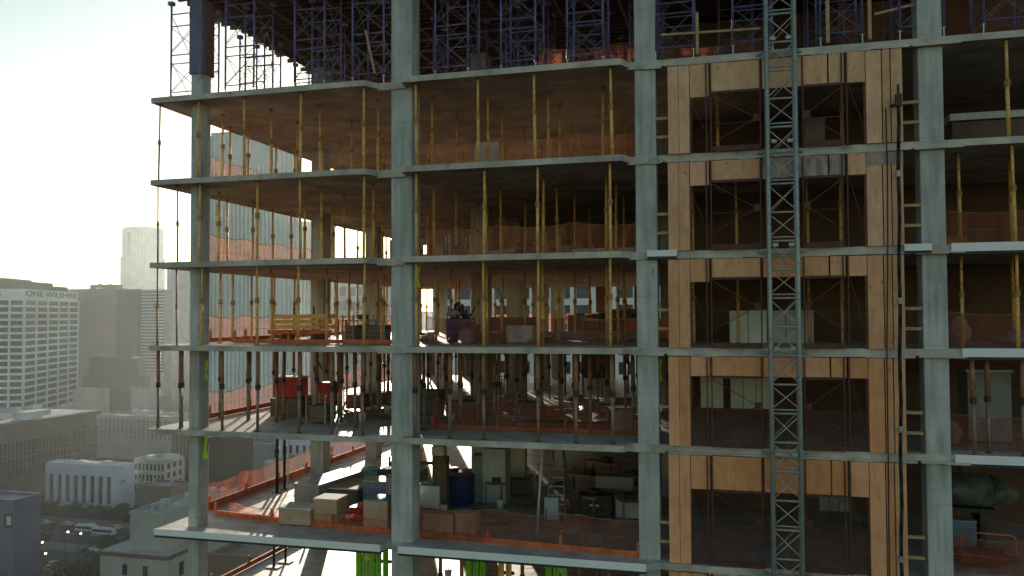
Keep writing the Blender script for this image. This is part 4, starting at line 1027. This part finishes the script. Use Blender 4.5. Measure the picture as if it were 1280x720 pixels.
# white slotted building
e, W, H = block(61, 156, 227, 583, 6, 'white block with eight tall dark window slots above the trees', 'b_slot', roof='b_unit', units=5, px_top=108)
m = MB()
mm = at_y(63, 600, 227).x - at_y(156, 600, 227).x; mm2 = at_y(145, 600, 227).x - at_y(156, 600, 227).x
pitch = (mm2 - mm) / 8
for k in range(9): m.box(mm + pitch * k - pitch * .24, mm + pitch * k + pitch * .24, -.7, -.003, .5, H)
m.box(-W, 0, -.75, -.003, H - 3.2, H + .0).box(mm + pitch * 8 + pitch * .1, 0, -.68, -.003, .5, H - 3.3)
part(m, 'pier', M['b_slot'], e)
for k in range(8): part(MB().box(mm + pitch * k + pitch * .25, mm + pitch * (k + 1) - pitch * .25, -.2, -.004, 2, H - 3.25), 'window', M['winglass'], e)
block(170, 208, 236, 577, 10, 'low grey building with rooftop terrace right of the white slotted block', 'b_mid', right=(6, None, 3, 3, .5, .4), front=(4, None, 8, 3, .4, .4), units=3)
e, W, H = block(176, 216, 218, 611, 10, 'low rooftop car park deck with parked vehicles right of the slotted block', 'b_tan', roof='b_roof')
cpz = H + GZ + .11; cpx = e.location.x
# purple building bottom left
e, W, H = block(-60, 20, 150, 629, 9, 'dull violet building at the lower left corner, one pale window on its front', 'b_purple', px_top=12, units=1)
part(MB().box(at_y(6, 620, 150).x - e.location.x, at_y(16, 620, 150).x - e.location.x, -.15, -.003, H - 6.5, H - 2.6), 'window', M['winglass'], e)
part(MB().box(at_y(9.5, 620, 150).x - e.location.x, at_y(15, 620, 150).x - e.location.x, -.22, -.16, H - 5.6, H - 3.4), 'blind', M['b_unit'], e)
# beige building with penthouse
Yb = 118; xc = at_y(205, 600, Yb).x
e = empty('beige_block', (xc, Yb, GZ), label='pale beige building with a blank penthouse block, bottom left of the frame', cat='building')
hp_ = zt(205, 645, Yb) - GZ; hb = zt(205, 689, Yb) - GZ; wl = at_y(205, 600, Yb).x - at_y(163, 600, Yb).x
part(MB().box(-wl, 0, 0, 26, hb + .003, hp_), 'penthouse', M['b_beige'], e)
part(MB().box(-wl - 5, 3, -2.5, 40, 0, hb), 'wall', M['b_beige'], e)
part(MB().box(-wl - 5.4, 3.4, -2.9, 40.4, hb - .9, hb - .2), 'cornice', M['b_tan'], e)
part(MB().box(-wl - .15, .15, -.15, .35, hp_ + .002, hp_ + .6).box(-.35, .15, .36, 26, hp_ + .002, hp_ + .6).box(-wl - .15, -wl + .3, .36, 26, hp_ + .002, hp_ + .6), 'parapet', M['b_beige'], e)
for k in range(12):
    a = R.uniform(-wl + .8, -1.5); b = R.uniform(1, 23); part(MB().cbox(a, a + R.uniform(.5, 1.2), b, b + R.uniform(.5, 1.4), hp_ + .01, hp_ + R.uniform(.6, 1.7), .05), 'roof_unit', M['b_unit'], e)
for a in (-wl + 1, -2.2): part(MB().cbox(a - .5, a + .5, -2.75, -2.503, hb - 4.5, hb - 2.4, .04), 'window', M['winglass'], e)
for b in (1, 6, 11, 16, 21): part(MB().cbox(3.003, 3.2, b, b + 1.2, hb - 5, hb - 2.3, .04), 'window', M['winglass'], e)
block(262, 300, 150, 553, 6, 'plain grey-brown block seen between the corner column and the black pipes', 'b_brown', units=0, px_top=280)
block(300, 340, 175, 558, 9, 'grey block with a stepped pale wing seen left of the black pipes', 'b_mid', right=(20, None, 3, 3, .5, .4))
block(332, 350, 120, 583, 10, 'small pale hut-like block just left of the black pipes', 'b_beige')
block(352, 420, 160, 551, 30, 'pale violet-grey block seen right of the black pipes', 'b_slot', front=(20, None, 8, 4, .5, .5))
block(262, 310, 90, 684, 20, 'low pale block seen under the white slab edge at the left', 'b_beige', front=(10, None, 3, 2, .7, .7))
# brick low building in front with reddish roof
block(262, 350, 82, 703, 16, 'low red-brown roof seen beneath the white slab edge', 'b_tan', roof='b_tan', units=2)

# far skyline fill
for k in range(26):
    px = -40 + k * 22 + R.uniform(-6, 6); Y = R.uniform(700, 1500); w = R.uniform(14, 34)
    py = R.uniform(385, 400)
    x0 = at_y(px, 400, Y).x; x1 = at_y(px + w, 400, Y).x; z1 = zt(px, py, Y)
    e = empty('skyline_block', (x1, Y, GZ), label='low block lost in the haze along the horizon', cat='building', group='hazy low blocks along the horizon')
    part(MB().box(x0 - x1, 0, 0, 30, 0, z1 - GZ), 'wall', M['b_mid'], e)
    part(MB().box((x0 - x1) * .6, (x0 - x1) * .3, 5, 20, z1 - GZ + .01, z1 - GZ + 3), 'roof_unit', M['b_mid'], e)
k = 0
for (px, py, w, h) in [(20, 600, 10, 9), (70, 655, 8, 6), (245, 600, 20, 14)]: pass

# trees
leafm = mat('tree_leaf', (.055, .07, .022), .7, vary=.55, scale=.8, coord='World')
bark = mat('tree_bark', (.09, .07, .05), .9)
def tree_fn(seed, h, r):
    def f():
        rr = random.Random(seed); e = empty('street_tree', cat='tree')
        m = MB().tube((0, 0, 0), (0, 0, h * .45), .28, .18, n=7)
        for _ in range(7):
            a = rr.uniform(0, 6.28); m.tube((0, 0, h * rr.uniform(.3, .45)), (math.cos(a) * r * .6, math.sin(a) * r * .6, h * rr.uniform(.6, .8)), .12, .04, n=5)
        part(m, 'trunk', bark, e)
        c = MB()
        cl = [(rr.gauss(0, r * .42), rr.gauss(0, r * .42), h * .68 + rr.gauss(0, h * .11), rr.uniform(.22, .42) * r) for _ in range(22)]
        for x, y, z, q in cl:
            for _ in range(75):
                d = Vector((rr.gauss(0, 1), rr.gauss(0, 1), rr.gauss(0, 1))).normalized() * q * rr.uniform(.6, 1.1)
                p = Vector((x, y, z)) + d; u = Vector((rr.gauss(0, 1), rr.gauss(0, 1), rr.gauss(0, .5))).normalized() * .28; v = u.cross(Vector((rr.gauss(0, 1), rr.gauss(0, 1), 1))).normalized() * .2
                c.add([p - u, p - v, p + u, p + v], [(0, 1, 2, 3)])
        part(c, 'crown', leafm, e)
        return e
    return f
TR = [Proto(tree_fn(s, h, r)) for s, h, r in ((1, 9, 3.4), (2, 7.5, 3.0), (3, 10, 3.8))]
for i in range(15):
    x = -246 + i * 4.9 + R.uniform(-1, 1)
    TR[i % 3]((x, 214.5 + R.uniform(-3, 3), GZ + .02), 'olive street tree in the row before the white slotted block', 'trees before the slotted block', rz=R.uniform(0, 6), sc=(.9, .9, .5))
for i in range(34):
    x = R.uniform(-205, -150); y = R.uniform(120, 176)
    if -191 < x < -167: x -= 20
    TR[i % 3]((x, y, GZ + .02), 'dark bushy tree in the square below the street', 'trees in the square at the bottom left', rz=R.uniform(0, 6), sc=(1.1, 1.1, 1))
for i in range(10):
    TR[i % 3]((-176 + i * 6, 215 + R.uniform(-2, 2), GZ + .15), 'olive street tree right of the white slotted block', 'street trees behind the beige building', rz=R.uniform(0, 6), sc=(.9, .9, .6))
# vehicles
wheelm = M['rubber']; carglass = M['winglass']
def car_mesh(L, W, H, bus):
    def f():
        e = empty('city_bus' if bus else 'parked_car', cat='bus' if bus else 'car')
        pm = M['palegrey'] if bus else M['greyboard']
        if bus:
            part(MB().cbox(-L / 2, L / 2, -W / 2, W / 2, .35, H, .15), 'body', pm, e)
            part(MB().box(-L / 2 + .4, L / 2 - .4, -W / 2 - .02, W / 2 + .02, 1.4, 2.4), 'window_band', carglass, e)
            part(MB().cbox(-2, 1, -.7, .7, H + .002, H + .3, .05), 'roof_unit', M['palegrey'], e)
        else:
            prof = [(-L / 2, .35), (-L / 2, .85), (-L * .33, .95), (-L * .2, H), (L * .15, H), (L * .28, .95), (L / 2, .8), (L / 2, .35)]
            m = MB(); n = len(prof)
            m.add([(x, -W / 2, z) for x, z in prof] + [(x, W / 2, z) for x, z in prof], [tuple(range(n)), tuple(range(2 * n - 1, n - 1, -1))] + [(i, n + i, n + (i + 1) % n, (i + 1) % n) for i in range(n)])
            part(m, 'body', pm, e)
            part(MB().add([(-L * .30, -W / 2 - .01, .98), (L * .25, -W / 2 - .01, .98), (L * .14, -W / 2 - .01, H - .08), (-L * .19, -W / 2 - .01, H - .08), (-L * .30, W / 2 + .01, .98), (L * .25, W / 2 + .01, .98), (L * .14, W / 2 + .01, H - .08), (-L * .19, W / 2 + .01, H - .08)], BOXF), 'windows', carglass, e)
        for sx in (-L * .32, L * .32):
            for sy in (-1, 1): part(MB().tube((sx, sy * (W / 2 - .2), .34), (sx, sy * (W / 2 + .01), .34), .34, n=12), 'wheel', wheelm, e)
        return e
    return f
bus = Proto(car_mesh(11, 2.5, 3, True)); car = Proto(car_mesh(4.5, 1.8, 1.45, False))
bus((at_z(117, 661, GZ).x, 199.5, GZ + .03), 'pale bus on the street, the left of two in line', sc=(.66, .8, .72))
bus((at_z(142, 664, GZ).x, 197.5, GZ + .03), 'pale bus on the street, the right of two in line', sc=(.72, .8, .72))
for i in range(7):
    car((-236 + i * 9.5 + R.uniform(-1, 1), 203.8, GZ + .03), 'grey car parked along the far kerb below the trees', 'cars parked along the far kerb')
for i in range(8):
    car((-178 + R.choice((-7, -3, 3, 7)), 110 + i * 9.3, GZ + .03), 'grey car on the side street at the bottom left', 'cars on the side street', rz=math.pi / 2)
for i in range(7):
    car((cpx - 3 - i * 3.6, 223 + (i % 2) * 5, cpz), 'grey vehicle parked on the rooftop car park deck', 'vehicles on the rooftop car park', rz=math.pi / 2, sc=(.6, .75, .8))
# lit street lamps (the bright dots)
em = bpy.data.materials.new('lamp_glow'); em.use_nodes = True
bs = em.node_tree.nodes['Principled BSDF']; bs.inputs['Emission Color'].default_value = (1, .95, .82, 1); bs.inputs['Emission Strength'].default_value = 6
def lamp_fn():
    e = empty('street_lamp', cat='street lamp')
    part(MB().tube((0, 0, 0), (0, 0, 7.5), .1, .07, n=8), 'pole', M['darksteel'], e)
    part(MB().bar((0, 0, 7.5), (.8, 0, 7.8), .08), 'arm', M['darksteel'], e)
    part(MB().tube((.8, 0, 7.62), (.8, 0, 7.9), .3, .16, n=12), 'lamp_head', em, e)
    return e
lamp = Proto(lamp_fn)
for px, py, lab in ((85, 665, 'lit street lamp left of the two buses'), (101, 667, 'lit street lamp nearest the two buses'), (53, 678, 'lit street lamp right beside the violet building'), (57, 692, 'lit street lamp lowest beside the violet building'), (195, 632, 'lit street lamp beside the rooftop car park')):
    p = at_z(px, py, GZ + 7.7); lamp((p.x - .8, p.y, GZ + .02), lab)

# ------------------------------------------------------------ haze
HZ = bpy.data.materials.new('haze'); HZ.use_nodes = True; nt = HZ.node_tree; nt.nodes.remove(nt.nodes['Principled BSDF'])
pv = nt.nodes.new('ShaderNodeVolumePrincipled'); pv.inputs['Density'].default_value = HAZE_D = .000125; pv.inputs['Anisotropy'].default_value = .6
pv.inputs['Color'].default_value = (.88, .97, .98, 1)
nt.links.new(pv.outputs[0], nt.nodes['Material Output'].inputs['Volume'])
hb_ = MB().box(-3000, 900, -60, 2000, GZ - 1, 260).build('haze', HZ); tag(hb_, kind='stuff')

# ------------------------------------------------------------ light
SUN_AZ, SUN_EL = math.radians(-23.6), math.radians(6.2)
w = bpy.data.worlds.new('World'); S.world = w; w.use_nodes = True; nt = w.node_tree
bgn = nt.nodes['Background']; sk = nt.nodes.new('ShaderNodeTexSky'); sk.sky_type = 'NISHITA'; sk.sun_disc = False
sk.sun_elevation = SUN_EL; sk.sun_rotation = SUN_AZ; sk.air_density = 1.0; sk.dust_density = .35; sk.ozone_density = 1.0; sk.altitude = 100
tn = nt.nodes.new('ShaderNodeMixRGB'); tn.blend_type = 'MULTIPLY'; tn.inputs[0].default_value = 1; tn.inputs[2].default_value = (.98, 1.0, .96, 1)
nt.links.new(sk.outputs[0], tn.inputs[1]); nt.links.new(tn.outputs[0], bgn.inputs['Color']); bgn.inputs['Strength'].default_value = .10
sl = bpy.data.lights.new('sun', 'SUN'); sl.energy = 5.0; sl.angle = math.radians(.6); sl.color = (1, .86, .69)
so = bpy.data.objects.new('sun', sl); COL.objects.link(so)
dirv = Vector((math.sin(SUN_AZ) * math.cos(SUN_EL), math.cos(SUN_AZ) * math.cos(SUN_EL), math.sin(SUN_EL)))
so.rotation_euler = dirv.to_track_quat('Z', 'Y').to_euler()

cam = bpy.data.cameras.new('camera'); co = bpy.data.objects.new('camera', cam); COL.objects.link(co); S.camera = co
cam.sensor_width = 36; cam.lens = FPX / 1280 * 36; cam.clip_end = 20000; cam.clip_start = .1
mx = Matrix(((RC[0][0], -RC[1][0], -RC[2][0]), (RC[0][1], -RC[1][1], -RC[2][1]), (RC[0][2], -RC[1][2], -RC[2][2]))).to_4x4()
mx.translation = Vector((0, CAMY, 0)); co.matrix_world = mx
S.view_settings.view_transform = 'Standard'; S.view_settings.look = 'None'; S.view_settings.gamma = 1; S.view_settings.exposure = 1.0
S.cycles.max_bounces = 8; S.cycles.transparent_max_bounces = 16; S.cycles.volume_bounces = 1
S.cycles.sample_clamp_indirect = 8
